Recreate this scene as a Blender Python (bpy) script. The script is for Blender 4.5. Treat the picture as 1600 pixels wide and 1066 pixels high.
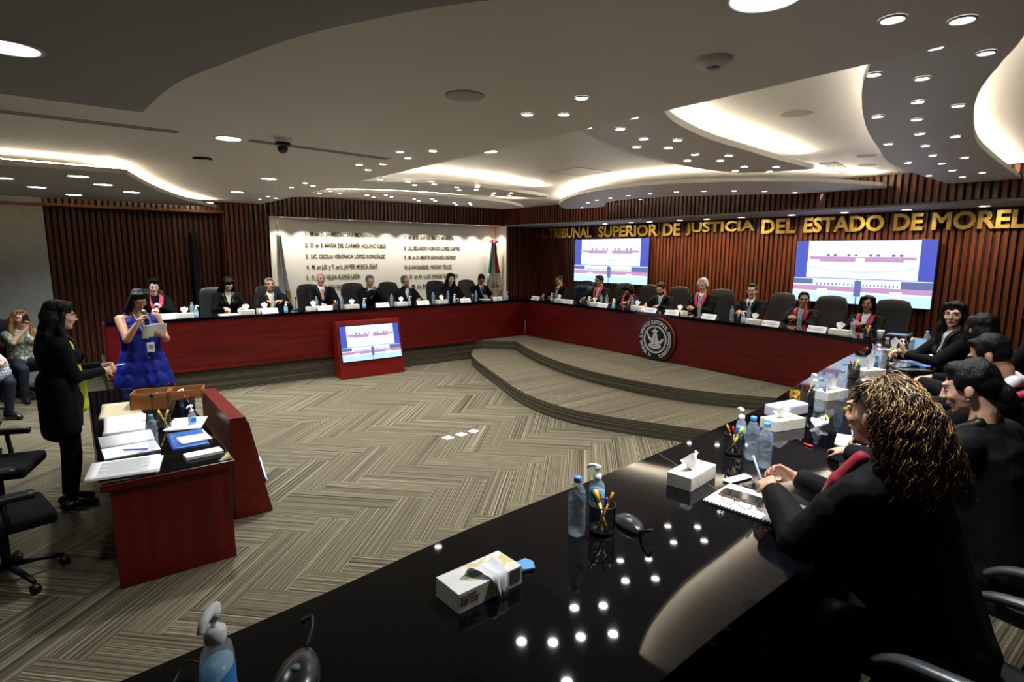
import bpy, bmesh, math, random
import numpy as np
from mathutils import Vector, Matrix, noise
from mathutils.bvhtree import BVHTree
R = math.radians
random.seed(7)
for o in list(bpy.data.objects): bpy.data.objects.remove(o)
C = bpy.context.scene.collection
SC = bpy.context.scene

# ---------------- camera, world, exposure ----------------
FPX, PITCH, ROLL, YAW, CAMH = 886.0, R(8.89), R(0.44), R(52.15), 2.2
cam = bpy.data.objects.new('camera', bpy.data.cameras.new('camera')); C.objects.link(cam)
cam.data.sensor_width = 36; cam.data.lens = FPX / 1600 * 36
cam.data.clip_start = 0.05; cam.data.clip_end = 60
cam.location = (0, 0, CAMH)
cam.rotation_mode = 'QUATERNION'
cam.rotation_quaternion = (Matrix.Rotation(YAW, 3, 'Z') @ Matrix.Rotation(math.pi/2 - PITCH, 3, 'X') @ Matrix.Rotation(ROLL, 3, 'Z')).to_quaternion()
SC.camera = cam
w = bpy.data.worlds.new('world'); SC.world = w; w.use_nodes = True
w.node_tree.nodes['Background'].inputs[0].default_value = (.03, .03, .035, 1)
w.node_tree.nodes['Background'].inputs[1].default_value = .3
SC.view_settings.view_transform = 'Standard'; SC.view_settings.look = 'None'
SC.view_settings.exposure = 1.62; SC.view_settings.gamma = 1.0
SC.view_settings.use_curve_mapping = False
SC.cycles.max_bounces = 7; SC.cycles.transparent_max_bounces = 16
SC.cycles.transmission_bounces = 8
SC.cycles.sample_clamp_indirect = 4.0
SC.cycles.caustics_reflective = False; SC.cycles.caustics_refractive = False
SC.cycles.use_denoising = True

# light levels
LV = dict(big=10.5, small=1.1, soffit=4.2, cove=15.5, wash=2.2, back_fill=55.0)

def _basis():
    Rz = Matrix.Rotation(YAW, 3, 'Z')
    r0 = Vector((1,0,0)); d0 = Vector((0,-math.sin(PITCH),-math.cos(PITCH))); fw = Vector((0,math.cos(PITCH),-math.sin(PITCH)))
    return Rz @ (math.cos(ROLL)*r0 - math.sin(ROLL)*d0), Rz @ (math.sin(ROLL)*r0 + math.cos(ROLL)*d0), Rz @ fw
EX, EY, FW = _basis(); EYE = Vector((0,0,CAMH))
def ray(px, py): return (px-800)/FPX*EX + (py-533)/FPX*EY + FW
def at(px, py, z):
    r = ray(px, py); return EYE + (z-CAMH)/r.z*r
def onx(px, py, X):
    r = ray(px, py); return EYE + X/r.x*r
def ony(px, py, Y):
    r = ray(px, py); return EYE + Y/r.y*r
def projx(p):
    q = Vector(p)-EYE; return 800+FPX*q.dot(EX)/q.dot(FW)

# ---------------- materials ----------------
MATS = {}
def _new(name):
    m = bpy.data.materials.new(name); m.use_nodes = True
    return m, m.node_tree, m.node_tree.nodes['Principled BSDF']
def mat(name, col, rough=.5, metal=0, spec=.5, trans=0, ior=1.45, coat=0, nscale=0, namt=0, bump=0, bscale=60, sheen=0, alpha=1):
    if name in MATS: return MATS[name]
    m, nt, b = _new(name)
    c = tuple(col)+(1,)
    b.inputs['Base Color'].default_value = c
    b.inputs['Roughness'].default_value = rough; b.inputs['Metallic'].default_value = metal
    b.inputs['Specular IOR Level'].default_value = spec
    b.inputs['Transmission Weight'].default_value = trans; b.inputs['IOR'].default_value = ior
    b.inputs['Coat Weight'].default_value = coat; b.inputs['Coat Roughness'].default_value = .05
    b.inputs['Alpha'].default_value = alpha
    if sheen: b.inputs['Sheen Weight'].default_value = sheen
    tc = None
    if namt or bump:
        tc = nt.nodes.new('ShaderNodeTexCoord')
    if namt:
        n = nt.nodes.new('ShaderNodeTexNoise'); n.inputs['Scale'].default_value = nscale; n.inputs['Detail'].default_value = 4
        nt.links.new(tc.outputs['Object'], n.inputs['Vector'])
        r = nt.nodes.new('ShaderNodeValToRGB')
        r.color_ramp.elements[0].position = .3; r.color_ramp.elements[1].position = .7
        r.color_ramp.elements[0].color = tuple(max(0, v*(1-namt)) for v in col)+(1,)
        r.color_ramp.elements[1].color = tuple(min(1, v*(1+namt)) for v in col)+(1,)
        nt.links.new(n.outputs['Fac'], r.inputs['Fac']); nt.links.new(r.outputs['Color'], b.inputs['Base Color'])
    if bump:
        n = nt.nodes.new('ShaderNodeTexNoise'); n.inputs['Scale'].default_value = bscale; n.inputs['Detail'].default_value = 3
        nt.links.new(tc.outputs['Object'], n.inputs['Vector'])
        bp = nt.nodes.new('ShaderNodeBump'); bp.inputs['Strength'].default_value = bump; bp.inputs['Distance'].default_value = .01
        nt.links.new(n.outputs['Fac'], bp.inputs['Height']); nt.links.new(bp.outputs['Normal'], b.inputs['Normal'])
    MATS[name] = m; return m
def emit(name, col, s):
    if name in MATS: return MATS[name]
    m, nt, b = _new(name)
    b.inputs['Base Color'].default_value = (0,0,0,1); b.inputs['Roughness'].default_value = .4
    b.inputs['Emission Color'].default_value = tuple(col)+(1,); b.inputs['Emission Strength'].default_value = s
    MATS[name] = m; return m
def wood(name, c1, c2, axis='Z', rough=.35, coat=.3, freq=6):
    """stained wood: grain stretched along one object axis"""
    if name in MATS: return MATS[name]
    m, nt, b = _new(name)
    tc = nt.nodes.new('ShaderNodeTexCoord'); mp = nt.nodes.new('ShaderNodeMapping')
    s = {'X': (.6, 14, 14), 'Y': (14, .6, 14), 'Z': (14, 14, .6)}[axis]
    mp.inputs['Scale'].default_value = s
    n = nt.nodes.new('ShaderNodeTexNoise'); n.inputs['Scale'].default_value = freq/4; n.inputs['Detail'].default_value = 6; n.inputs['Distortion'].default_value = .6
    r = nt.nodes.new('ShaderNodeValToRGB'); r.color_ramp.elements[0].position = .32; r.color_ramp.elements[1].position = .68
    r.color_ramp.elements[0].color = tuple(c1)+(1,); r.color_ramp.elements[1].color = tuple(c2)+(1,)
    nt.links.new(tc.outputs['Object'], mp.inputs['Vector']); nt.links.new(mp.outputs['Vector'], n.inputs['Vector'])
    nt.links.new(n.outputs['Fac'], r.inputs['Fac']); nt.links.new(r.outputs['Color'], b.inputs['Base Color'])
    b.inputs['Roughness'].default_value = rough; b.inputs['Coat Weight'].default_value = coat; b.inputs['Coat Roughness'].default_value = .15; b.inputs['Specular IOR Level'].default_value = .3
    MATS[name] = m; return m
def carpet(name, k=1.0):
    """looped carpet planks: fine stripes along each plank (UV u along, v across, random per plank in v offset)"""
    m, nt, b = _new(name)
    uv = nt.nodes.new('ShaderNodeUVMap'); uv.uv_map = 'UVMap'
    mp = nt.nodes.new('ShaderNodeMapping'); mp.inputs['Scale'].default_value = (.15, 88, 1)
    n = nt.nodes.new('ShaderNodeTexNoise'); n.inputs['Scale'].default_value = 1; n.inputs['Detail'].default_value = 3; n.inputs['Roughness'].default_value = .75
    r = nt.nodes.new('ShaderNodeValToRGB'); cr = r.color_ramp
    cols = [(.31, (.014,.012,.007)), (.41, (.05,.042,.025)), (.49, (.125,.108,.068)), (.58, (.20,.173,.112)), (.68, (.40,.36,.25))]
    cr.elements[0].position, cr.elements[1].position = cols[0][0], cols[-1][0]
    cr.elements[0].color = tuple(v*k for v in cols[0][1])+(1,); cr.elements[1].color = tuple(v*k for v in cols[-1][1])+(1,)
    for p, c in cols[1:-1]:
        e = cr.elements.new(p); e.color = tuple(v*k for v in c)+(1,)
    n2 = nt.nodes.new('ShaderNodeTexNoise'); n2.inputs['Scale'].default_value = 260; n2.inputs['Detail'].default_value = 1
    tc = nt.nodes.new('ShaderNodeTexCoord')
    mx = nt.nodes.new('ShaderNodeMix'); mx.data_type = 'RGBA'; mx.blend_type = 'MULTIPLY'; mx.inputs['Factor'].default_value = .7
    rr = nt.nodes.new('ShaderNodeValToRGB'); rr.color_ramp.elements[0].position = .3; rr.color_ramp.elements[1].position = .6
    rr.color_ramp.elements[0].color = (.45,.45,.45,1); rr.color_ramp.elements[1].color = (1,1,1,1)
    L = nt.links.new
    L(uv.outputs['UV'], mp.inputs['Vector']); L(mp.outputs['Vector'], n.inputs['Vector']); L(n.outputs['Fac'], r.inputs['Fac'])
    L(tc.outputs['Object'], n2.inputs['Vector']); L(n2.outputs['Fac'], rr.inputs['Fac'])
    L(r.outputs['Color'], mx.inputs['A']); L(rr.outputs['Color'], mx.inputs['B']); L(mx.outputs['Result'], b.inputs['Base Color'])
    b.inputs['Roughness'].default_value = .95; b.inputs['Specular IOR Level'].default_value = .1
    MATS[name] = m; return m

M_CEIL = mat('ceiling_paint', (.78,.75,.69), .6)
M_CEIL2 = mat('ceiling_paint_upper', (.80,.79,.77), .5)
M_MAHO = wood('mahogany', (.060,.0015,.0012), (.115,.0045,.0035), 'X', .35, .12)
M_MAHOY = wood('mahogany_y', (.060,.0015,.0012), (.115,.0045,.0035), 'Y', .35, .12)
M_MAHOZ = wood('mahogany_z', (.075,.002,.0015), (.13,.005,.0035), 'Z', .4, .08)
M_SLAT = wood('slat_wood', (.065,.014,.006), (.175,.045,.016), 'Z', .38, .35, 9)
M_SLATBACK = mat('slat_gap', (.012,.005,.004), .7)
M_GLASSTOP = mat('black_glass', (.002,.002,.003), .035, spec=.28)
M_BLACK = mat('black_plastic', (.008,.008,.009), .4, spec=.4)
M_LEATHER = mat('black_leather', (.011,.0115,.013), .40, bump=.15, bscale=180)
M_MESH = mat('chair_fabric', (.006,.006,.007), .9, spec=.2)
M_WHITE = mat('white_paper', (.93,.93,.92), .7)
M_WPLAS = mat('white_plastic', (.92,.92,.93), .35)
M_CHROME = mat('chrome', (.6,.6,.6), .2, 1)
M_GOLD = mat('gold_brass', (.75,.50,.12), .3, 1)
M_STEEL = mat('light_metal', (.55,.55,.54), .35, .8)
M_CARPET = carpet('carpet', 1.0)
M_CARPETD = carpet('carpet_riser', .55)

# ---------------- object helpers ----------------
def props(o, label=None, cat=None, group=None, kind=None):
    if label: o['label'] = label
    if cat: o['category'] = cat
    if group: o['group'] = group
    if kind: o['kind'] = kind
    return o
def empty(name, label, cat, loc=(0,0,0), rz=0, group=None):
    o = bpy.data.objects.new(name, None); C.objects.link(o); o.empty_display_size = .05
    o.location = loc; o.rotation_euler = (0,0,rz)
    return props(o, label, cat, group)
def link(name, me, mats, parent=None, loc=(0,0,0), rz=0):
    o = bpy.data.objects.new(name, me); C.objects.link(o)
    for m in (mats if isinstance(mats, (list,tuple)) else [mats]): me.materials.append(m)
    if parent: o.parent = parent
    o.location = loc; o.rotation_euler = (0,0,rz)
    return o
class G:
    """collects shapes, links them as one mesh"""
    def __init__(s): s.v=[]; s.f=[]; s.m=[]; s.sm=[]; s.k=0
    def add(s, vs, fs, smooth=False):
        n = len(s.v); s.v += [tuple(p) for p in vs]; s.f += [tuple(i+n for i in f) for f in fs]
        s.m += [s.k]*len(fs); s.sm += [smooth]*len(fs); return s
    def box(s, x0,x1,y0,y1,z0,z1):
        return s.add([(x0,y0,z0),(x1,y0,z0),(x1,y1,z0),(x0,y1,z0),(x0,y0,z1),(x1,y0,z1),(x1,y1,z1),(x0,y1,z1)],
            [(3,2,1,0),(4,5,6,7),(0,1,5,4),(1,2,6,5),(2,3,7,6),(3,0,4,7)])
    def obox(s, c, ax, ay, az):
        """oriented box: centre and three half vectors"""
        c=Vector(c);ax=Vector(ax);ay=Vector(ay);az=Vector(az)
        return s.add([c-ax-ay-az,c+ax-ay-az,c+ax+ay-az,c-ax+ay-az,c-ax-ay+az,c+ax-ay+az,c+ax+ay+az,c-ax+ay+az],
            [(3,2,1,0),(4,5,6,7),(0,1,5,4),(1,2,6,5),(2,3,7,6),(3,0,4,7)])
    def prism(s, pts, z0, z1):
        n=len(pts)
        a=sum(pts[i][0]*pts[(i+1)%n][1]-pts[(i+1)%n][0]*pts[i][1] for i in range(n))
        if a<0: pts=pts[::-1]
        vs=[(p[0],p[1],z0) for p in pts]+[(p[0],p[1],z1) for p in pts]
        return s.add(vs, [tuple(range(n))[::-1], tuple(range(n,2*n))]+[(i,(i+1)%n,(i+1)%n+n,i+n) for i in range(n)])
    def lathe(s, prof, n=20, c=(0,0,0), smooth=True):
        vs=[];fs=[]
        for r,z in prof:
            for i in range(n):
                a=2*math.pi*i/n; vs.append((c[0]+r*math.cos(a),c[1]+r*math.sin(a),c[2]+z))
        for j in range(len(prof)-1):
            for i in range(n):
                k=(i+1)%n; fs.append((j*n+i,j*n+k,(j+1)*n+k,(j+1)*n+i))
        return s.add(vs,fs,smooth)
    def tube(s, pts, r, n=8, r2=None, cap=True):
        pts=[Vector(p) for p in pts]; m=len(pts); vs=[];fs=[]
        up=Vector((0,0,1)); prev=None
        for i,p in enumerate(pts):
            d=(pts[min(i+1,m-1)]-pts[max(i-1,0)])
            d=d.normalized() if d.length>1e-9 else Vector((0,0,1))
            a=(prev if prev is not None else (up if abs(d.z)<.9 else Vector((1,0,0))))
            x=(a-d*a.dot(d)); x=x.normalized() if x.length>1e-6 else d.orthogonal().normalized(); prev=x; y=d.cross(x)
            rr=r[i] if isinstance(r,(list,tuple)) else (r if r2 is None else r+(r2-r)*i/(m-1))
            for k in range(n):
                t=2*math.pi*k/n; vs.append(p+rr*(math.cos(t)*x+math.sin(t)*y))
        for i in range(m-1):
            for k in range(n):
                l=(k+1)%n; fs.append((i*n+k,i*n+l,(i+1)*n+l,(i+1)*n+k))
        if cap: fs+= [tuple(range(n))[::-1], tuple(range((m-1)*n,m*n))]
        return s.add(vs,fs,n>4)
    def ell(s, c, r, M=None, n=2):
        V,F=ICO[n]; M=M or Matrix.Identity(3)
        return s.add([Vector(c)+M@Vector((p[0]*r[0],p[1]*r[1],p[2]*r[2])) for p in V],F,True)
    def build(s, name, mats, parent=None, loc=(0,0,0), rz=0, bevel=0, seg=2):
        me=bpy.data.meshes.new(name); me.from_pydata(s.v,[],s.f)
        me.polygons.foreach_set('material_index', s.m); me.polygons.foreach_set('use_smooth', s.sm); me.update()
        o=link(name, me, mats, parent, loc, rz)
        if bevel:
            b=o.modifiers.new('b','BEVEL'); b.width=bevel; b.segments=seg; b.limit_method='ANGLE'
        return o
def _ico(n):
    bm=bmesh.new(); bmesh.ops.create_icosphere(bm,subdivisions=n,radius=1)
    V=[tuple(v.co) for v in bm.verts]; F=[tuple(v.index for v in f.verts) for f in bm.faces]; bm.free(); return V,F
ICO={1:_ico(1),2:_ico(2),3:_ico(3)}
def struct(o): o['kind']='structure'; return o
def copy_tree(o, parent=None):
    c=o.copy(); C.objects.link(c)
    if parent: c.parent=parent
    for ch in list(o.children): copy_tree(ch,c)
    return c
def text_mesh(body, size, ext, mats, name, parent=None, bold=0, M=None, width=None, align='LEFT', bev=0):
    cu=bpy.data.curves.new(name,'FONT'); cu.body=body; cu.size=size; cu.extrude=ext; cu.offset=bold; cu.align_x=align
    cu.resolution_u=3; cu.bevel_depth=bev
    t=bpy.data.objects.new('tmp',cu); C.objects.link(t)
    dg=bpy.context.evaluated_depsgraph_get(); me=bpy.data.meshes.new_from_object(t.evaluated_get(dg))
    bpy.data.objects.remove(t); me.name=name
    me.materials.clear()
    if width:
        xs=[v.co.x for v in me.vertices]; k=width/(max(xs)-min(xs)); x0=min(xs)
        for v in me.vertices: v.co.x=(v.co.x-x0)*k
    if M is not None: me.transform(M)
    return link(name,me,mats,parent)
def catmull(P, n=8):
    P=[Vector(p) for p in P]; out=[]
    for i in range(len(P)-1):
        a=P[max(i-1,0)];b=P[i];c=P[i+1];d=P[min(i+2,len(P)-1)]
        for k in range(n):
            t=k/n; out.append(.5*((2*b)+(c-a)*t+(2*a-5*b+4*c-d)*t*t+(3*b-3*c+d-a)*t**3))
    out.append(P[-1]); return out
# ---------------- room shell ----------------
XL, YF, YB, ZD = -12.1, 9.1, 10.3, .375     # left wall, fascia over the front recess, front wall, dais height
def clip_poly(poly, rect):
    x0,x1,y0,y1=rect
    for ax,val,sg in ((0,x0,1),(0,x1,-1),(1,y0,1),(1,y1,-1)):
        out=[]
        for i in range(len(poly)):
            a,b=poly[i],poly[(i+1)%len(poly)]
            da=(a[ax]-val)*sg; db=(b[ax]-val)*sg
            if da>=0: out.append(a)
            if da*db<0:
                t=da/(da-db); out.append(tuple(a[k]+(b[k]-a[k])*t for k in range(2)))
        poly=out
        if len(poly)<3: return None
    return poly
def herringbone():
    W,Lg=.25,1.0; rect=(XL,2.6,-4.6,8.2); ca=math.cos(R(45)); v=[];f=[];uvs=[]
    cols=[]
    for s in range(-14,14):
        for i in range(-70,70):
            for kind in (0,1):
                if kind==0: x0,y0,lx,ly=i*W+s*2*Lg,i*W,Lg,W
                else: x0,y0,lx,ly=i*W+Lg+s*2*Lg,(i+1)*W-Lg,W,Lg
                q=[(x0,y0),(x0+lx,y0),(x0+lx,y0+ly),(x0,y0+ly)]
                cx,cy=x0+lx/2,y0+ly/2
                wx,wy=-5+(cx-cy)*ca,2+(cx+cy)*ca
                if not(rect[0]-1<wx<rect[1]+1 and rect[2]-1<wy<rect[3]+1): continue
                p=[(-5+(a-b)*ca,2+(a+b)*ca) for a,b in q]
                p=clip_poly(p,rect)
                if not p: continue
                n=len(v); v+=[(a,b,0) for a,b in p]; f.append(tuple(range(n,n+len(p))))
                off=random.random()*40
                for a,b in p:
                    u,w_=((a+5)+(b-2))*ca,(-(a+5)+(b-2))*ca
                    if kind: u,w_=w_,u
                    uvs.append((u+off,w_+off*1.7))
    me=bpy.data.meshes.new('floor'); me.from_pydata(v,[],f)
    uv=me.uv_layers.new(name='UVMap'); uv.data.foreach_set('uv',[c for q in uvs for c in q])
    return link('floor',me,M_CARPET)
struct(herringbone())
def planar_uv(o, along='Y'):
    me=o.data; uv=me.uv_layers.new(name='UVMap')
    for p in me.polygons:
        for li in p.loop_indices:
            c=me.vertices[me.loops[li].vertex_index].co
            if abs(p.normal.z)>.5: u,v=(c.y,c.x) if along=='Y' else (c.x,c.y)
            else: u,v=(c.x+c.y*.7,c.z+3.3)
            uv.data[li].uv=(u,v)
# right bench outline and front bench outline (front edges of their tops)
RF=[(-1.46,-1.2),(-1.50,-.3),(-1.58,.5),(-1.66,1.1),(-1.74,2.2),(-1.88,3.5),(-2.06,4.4),(-2.29,5.6),(-2.62,7.6)]
RBK=[(-.70,-1.2),(-.72,.5),(-.76,1.3),(-.80,2.2),(-.98,3.5),(-1.22,4.4),(-1.53,5.6),(-1.70,6.6),(-2.0,8.27)]
FF=[(-9.70,7.90),(-8.2,7.91),(-6.5,7.91),(-5.0,7.86),(-3.7,7.78),(-2.62,7.60)]
RFs=[(p.x,p.y) for p in catmull([(a,b,0) for a,b in RF],5)]
RBs=[(p.x,p.y) for p in catmull([(a,b,0) for a,b in RBK],5)]
FFs=[(p.x,p.y) for p in catmull([(a,b,0) for a,b in FF],5)]
up_edge=[(p.x,p.y) for p in catmull([(-9.17,7.22,0),(-8.3,6.85,0),(-7.28,6.51,0),(-6.4,6.34,0),(-5.63,6.32,0),(-4.9,6.40,0),(-4.27,6.6,0),(-3.61,6.98,0),(-2.9,7.45,0)],5)]
lo_edge=[(p.x,p.y) for p in catmull([(-9.72,6.56,0),(-9.3,6.2,0),(-8.6,5.88,0),(-7.35,5.43,0),(-6.4,5.10,0),(-5.66,4.98,0),(-5.1,5.02,0),(-4.59,5.18,0),(-3.69,5.61,0),(-3.0,6.02,0),(-2.35,6.45,0)],5)]
dais=[(XL,.3),(-9.72,.3),(-9.72,6.74)]+up_edge+[(p[0]+.03,p[1]) for p in RFs[::-1] if p[1]<7.3]+[(2.6,-1.2),(2.6,YB),(XL,YB)]
def stage(name, outline, z, ol=None):
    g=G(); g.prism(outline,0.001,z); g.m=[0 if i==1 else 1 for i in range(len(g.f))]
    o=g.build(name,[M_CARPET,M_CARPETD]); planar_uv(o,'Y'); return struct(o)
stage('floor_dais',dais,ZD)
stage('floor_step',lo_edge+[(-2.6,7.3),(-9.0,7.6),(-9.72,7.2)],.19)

# ceilings
def slab(name, pts, z0, z1, m, kind=True):
    g=G(); g.prism(pts,z0,z1); o=g.build(name,m); return struct(o)
ZA,ZU,ZB,ZC=3.1,3.3,2.96,2.97
slab('ceiling',[(XL-.9,-4.6),(2.6,-4.6),(2.6,3.1),(XL-.9,3.1)],ZA,ZU+.15,M_CEIL)
slab('ceiling_upper',[(XL-.9,3.1),(2.6,3.1),(2.6,YB+.1),(XL-.9,YB+.1)],ZU,ZU+.15,M_CEIL2)
def cv(P,n=6): return [(p.x,p.y) for p in catmull([(a,b,0) for a,b in P],n)]
isl={}
isl[4]=(cv([(-2.95,3.08),(-3.10,3.0),(-3.36,3.4),(-3.68,4.38),(-3.76,5.08),(-3.78,5.7),(-3.6,6.2),(-3.01,6.44)]),
        cv([(-2.40,3.08),(-2.43,3.1),(-2.62,3.5),(-2.80,4.2),(-2.88,4.9),(-2.96,5.63),(-3.01,6.44)]))
isl[5]=(cv([(-1.22,3.08),(-1.27,3.2),(-1.48,3.66),(-1.81,4.6),(-2.10,5.65),(-2.38,6.88),(-2.50,9.05)]),
        cv([(-.66,3.08),(-.72,3.3),(-.86,3.63),(-1.07,4.18),(-1.30,5.05),(-1.54,6.32),(-1.80,9.05)]))
isl[3]=(cv([(-9.0,8.4),(-8.6,7.9),(-8.1,7.4),(-7.11,6.72),(-6.12,6.31),(-5.25,6.28),(-4.47,6.58),(-3.9,7.08),(-3.44,7.75),(-3.15,8.7)]),
        cv([(-9.0,8.4),(-8.5,8.55),(-8.01,8.5),(-7.5,8.0),(-7.01,7.72),(-6.4,7.68),(-5.8,7.85),(-5.0,8.35),(-4.3,8.85),(-3.2,9.0)]))
isl[1]=(cv([(-7.38,3.08),(-7.2,3.4),(-6.98,3.78),(-6.83,4.39),(-6.90,5.13),(-7.15,5.95),(-7.3,6.4)]),
        cv([(-8.30,3.08),(-8.1,3.5),(-7.90,4.0),(-7.82,4.81),(-7.80,5.6),(-7.55,6.2),(-7.3,6.4)]))
isl[2]=(cv([(-9.35,3.08),(-9.11,3.28),(-8.73,3.7),(-8.45,4.45),(-8.38,5.37),(-8.55,6.3),(-8.97,7.06),(-9.3,7.5)]),
        cv([(-10.3,3.08),(-9.85,3.6),(-9.6,4.44),(-9.55,5.6),(-9.75,6.6),(-9.9,7.4),(-9.3,7.5)]))
M_COVE=emit('cove_strip_warm',(1.0,.85,.64),LV['cove'])
M_COVEH=emit('cove_strip_hot',(1.0,.85,.64),LV['cove']*1.6)
def offset_line(P, d):
    out=[]
    for i,p in enumerate(P):
        a=P[max(i-1,0)];b=P[min(i+1,len(P)-1)]; t=Vector((b[0]-a[0],b[1]-a[1])); 
        if t.length<1e-6: continue
        t.normalize(); out.append((p[0]-t.y*d,p[1]+t.x*d))
    return out
def cove_light(P, d, z, label, parent=None, m=None, a=0, b=None):
    P=P[a:b]
    d=d*1.7; z=z-.003; Q=offset_line(P,d)
    g=G()
    for i in range(len(Q)-1):
        p0,p1=Vector((*Q[i],z)),Vector((*Q[i+1],z)); t=(p1-p0)
        if t.length<1e-4: continue
        g.obox((p0+p1)/2,t/2,Vector((-t.y,t.x,0)).normalized()*.012,(0,0,.003))
    o=g.build('led_strip',m or M_COVE); props(o,label,'light strip')
    return o
names={4:'drooping leaf-shaped ceiling panel with paired downlights beside the central ceiling edge',
5:'long wavy ceiling panel dotted with downlights at the right',3:'crescent ceiling panel in front of the front wall',
1:'curved ceiling panel with paired spots, the one nearer the room centre',2:'curved ceiling panel with spots nearest the white name board'}
for k,(a,b) in isl.items():
    pts=a+b[::-1]
    q=[pts[0]]
    for p in pts[1:]:
        if (Vector(p)-Vector(q[-1])).length>.01: q.append(p)
    if (Vector(q[0])-Vector(q[-1])).length<.01: q.pop()
    z=ZA+.012
    o=slab('ceiling_panel',q,z,z+.05,M_CEIL2)
    o['label']=names[k]
cove_light(isl[4][1],.07,3.175,'warm strip light hidden on top of the leaf-shaped ceiling panel')
cove_light(isl[5][1],.07,3.175,'warm strip light on the right side of the wavy ceiling panel')
cove_light(isl[5][0],-.05,3.172,'warm strip light on the left side of the wavy ceiling panel',m=emit('cove_strip_dim',(1,.87,.68),LV['cove']*.35))
cove_light(isl[3][0],.08,3.175,'warm strip light on the crescent ceiling panel by the front wall',m=M_COVEH)
cove_light(isl[1][0],.07,3.175,'warm strip light on the curved panel nearer the room centre',m=M_COVEH)
cove_light(isl[2][0],.07,3.175,'warm strip light on the curved panel nearest the name board',m=M_COVEH)
# lower drop panels B (far left) and C (near left)
pB=cv([(-7.15,-4.5),(-7.13,-1.0),(-7.15,.50)],3)+cv([(-7.20,.56),(-7.6,.66),(-8.35,.86),(-9.2,1.13),(-10.2,1.50),(-11.6,2.22)],6)
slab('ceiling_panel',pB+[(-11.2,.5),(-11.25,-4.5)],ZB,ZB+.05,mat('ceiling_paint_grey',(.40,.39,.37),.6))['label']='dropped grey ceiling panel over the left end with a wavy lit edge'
cove_light(pB,.10,ZB+.075,'warm strip light above the wavy edge of the left dropped panel',m=M_COVEH)
cove_light([(-11.25,-4.5),(-11.23,-1),(-11.2,.5),(-11.55,2.1)],-.07,ZB+.07,'warm strip light washing the slatted wall above its shelf',m=emit('cove_strip_w',(1,.75,.42),LV['cove']*.4))
pC=[(-3.95,-4.5),(-3.97,.41)]+cv([(-3.93,.41),(-3.22,.47),(-2.72,.59),(-2.27,.72),(-1.95,.86),(-1.6,1.06),(-1.1,1.45),(-.6,1.6),(.3,1.2),(1.6,0.4),(2.5,0)],6)
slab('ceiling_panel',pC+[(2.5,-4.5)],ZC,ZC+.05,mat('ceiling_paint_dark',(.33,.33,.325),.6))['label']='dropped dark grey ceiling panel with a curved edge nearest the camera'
cove_light(pC[2:],-.12,ZC+.07,'warm strip light above the curved edge of the near dropped panel',m=emit('cove_strip_soft',(1,.88,.7),LV['cove']*.06))

# walls
def slat_wall(name, p0, p1, z0, z1, nrm, pitch=.088, w=.052, d=.035):
    """slats standing on a dark backing; nrm points into the room"""
    p0=Vector((*p0,0));p1=Vector((*p1,0));t=p1-p0;L=t.length;t.normalize();n=Vector((*nrm,0))
    g=G(); g.k=1
    c=(p0+p1)/2; g.obox((c.x-n.x*.02,c.y-n.y*.02,(z0+z1)/2),t*L/2,n*.02,(0,0,(z1-z0)/2))
    g.k=0; k=int(L/pitch)
    for i in range(k):
        q=p0+t*(pitch*(i+.5)); dd=d+random.uniform(-.002,.002)
        g.obox((q.x+n.x*dd/2,q.y+n.y*dd/2,(z0+z1)/2),t*w/2,n*dd/2,(0,0,(z1-z0)/2))
    return struct(g.build(name,[M_SLAT,M_SLATBACK]))
XR=-12.5  # recess planes on the left wall
# front wall: fascia, soffit, recessed slats
slat_wall('wall_front',(XL,YB),(2.6,YB),ZD,2.95,(0,-1))
slat_wall('wall_front_fascia',(XL,YF),(2.6,YF),2.90,ZU,(0,-1))
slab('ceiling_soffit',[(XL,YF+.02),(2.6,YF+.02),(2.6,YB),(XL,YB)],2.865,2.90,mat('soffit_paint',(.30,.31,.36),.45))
# left wall: fascia above the board, slats between board and recess, recess behind
slat_wall('wall_left_fascia',(XL,3.24),(XL,YF),2.88,ZU,(1,0))
slat_wall('wall_left_pier',(XL,2.42),(XL,3.24),0,ZA+.03,(1,0))
slat_wall('wall_left_recess',(-12.5,-.25),(-12.5,2.42),0,2.93,(1,0))
slat_wall('wall_left_upper',(XL,-.25),(XL,2.42),2.93,ZA+.03,(1,0))
g=G(); g.box(-12.52,XL+.05,-4.6,2.42,2.89,2.935); struct(g.build('trim_left_shelf',wood('shelf_wood',(.10,.03,.012),(.24,.085,.035),'Y',.4,.2)))
g=G(); g.box(-12.52,XL,2.40,2.44,0,2.9); struct(g.build('trim_left_reveal',M_SLAT))
g=G(); g.box(-12.2,XL,-4.6,-.25,0,2.89); g.box(-12.2,XL,-4.6,-.25,2.935,ZA+.02)
struct(g.build('wall_left_plain',mat('grey_wallcovering',(.42,.44,.42),.8,nscale=35,namt=.12,bump=.2,bscale=90)))
slat_wall('wall_left_corner',(XL,9.2),(XL,YB),ZD,2.9,(1,0))
g=G(); g.box(-12.7,XL,9.19,9.24,ZD,2.88); struct(g.build('trim_board_reveal',mat('board_reveal',(.70,.66,.55),.4)))
g=G(); g.box(-12.7,XL,3.20,3.24,ZD,2.88); struct(g.build('trim_board_reveal',mat('board_reveal',(.70,.66,.55),.4)))
g=G(); g.box(-12.7,XL,3.24,9.2,2.88,2.91); struct(g.build('trim_board_soffit',mat('board_soffit',(.5,.47,.40),.4)))
BX=-12.6
M_BOARD=mat('glossy_white_board',(.74,.72,.65),.30,coat=.15)
g=G(); g.box(BX-.05,BX,3.24,9.2,ZD,2.88); struct(g.build('wall_left_board',M_BOARD))
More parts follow.
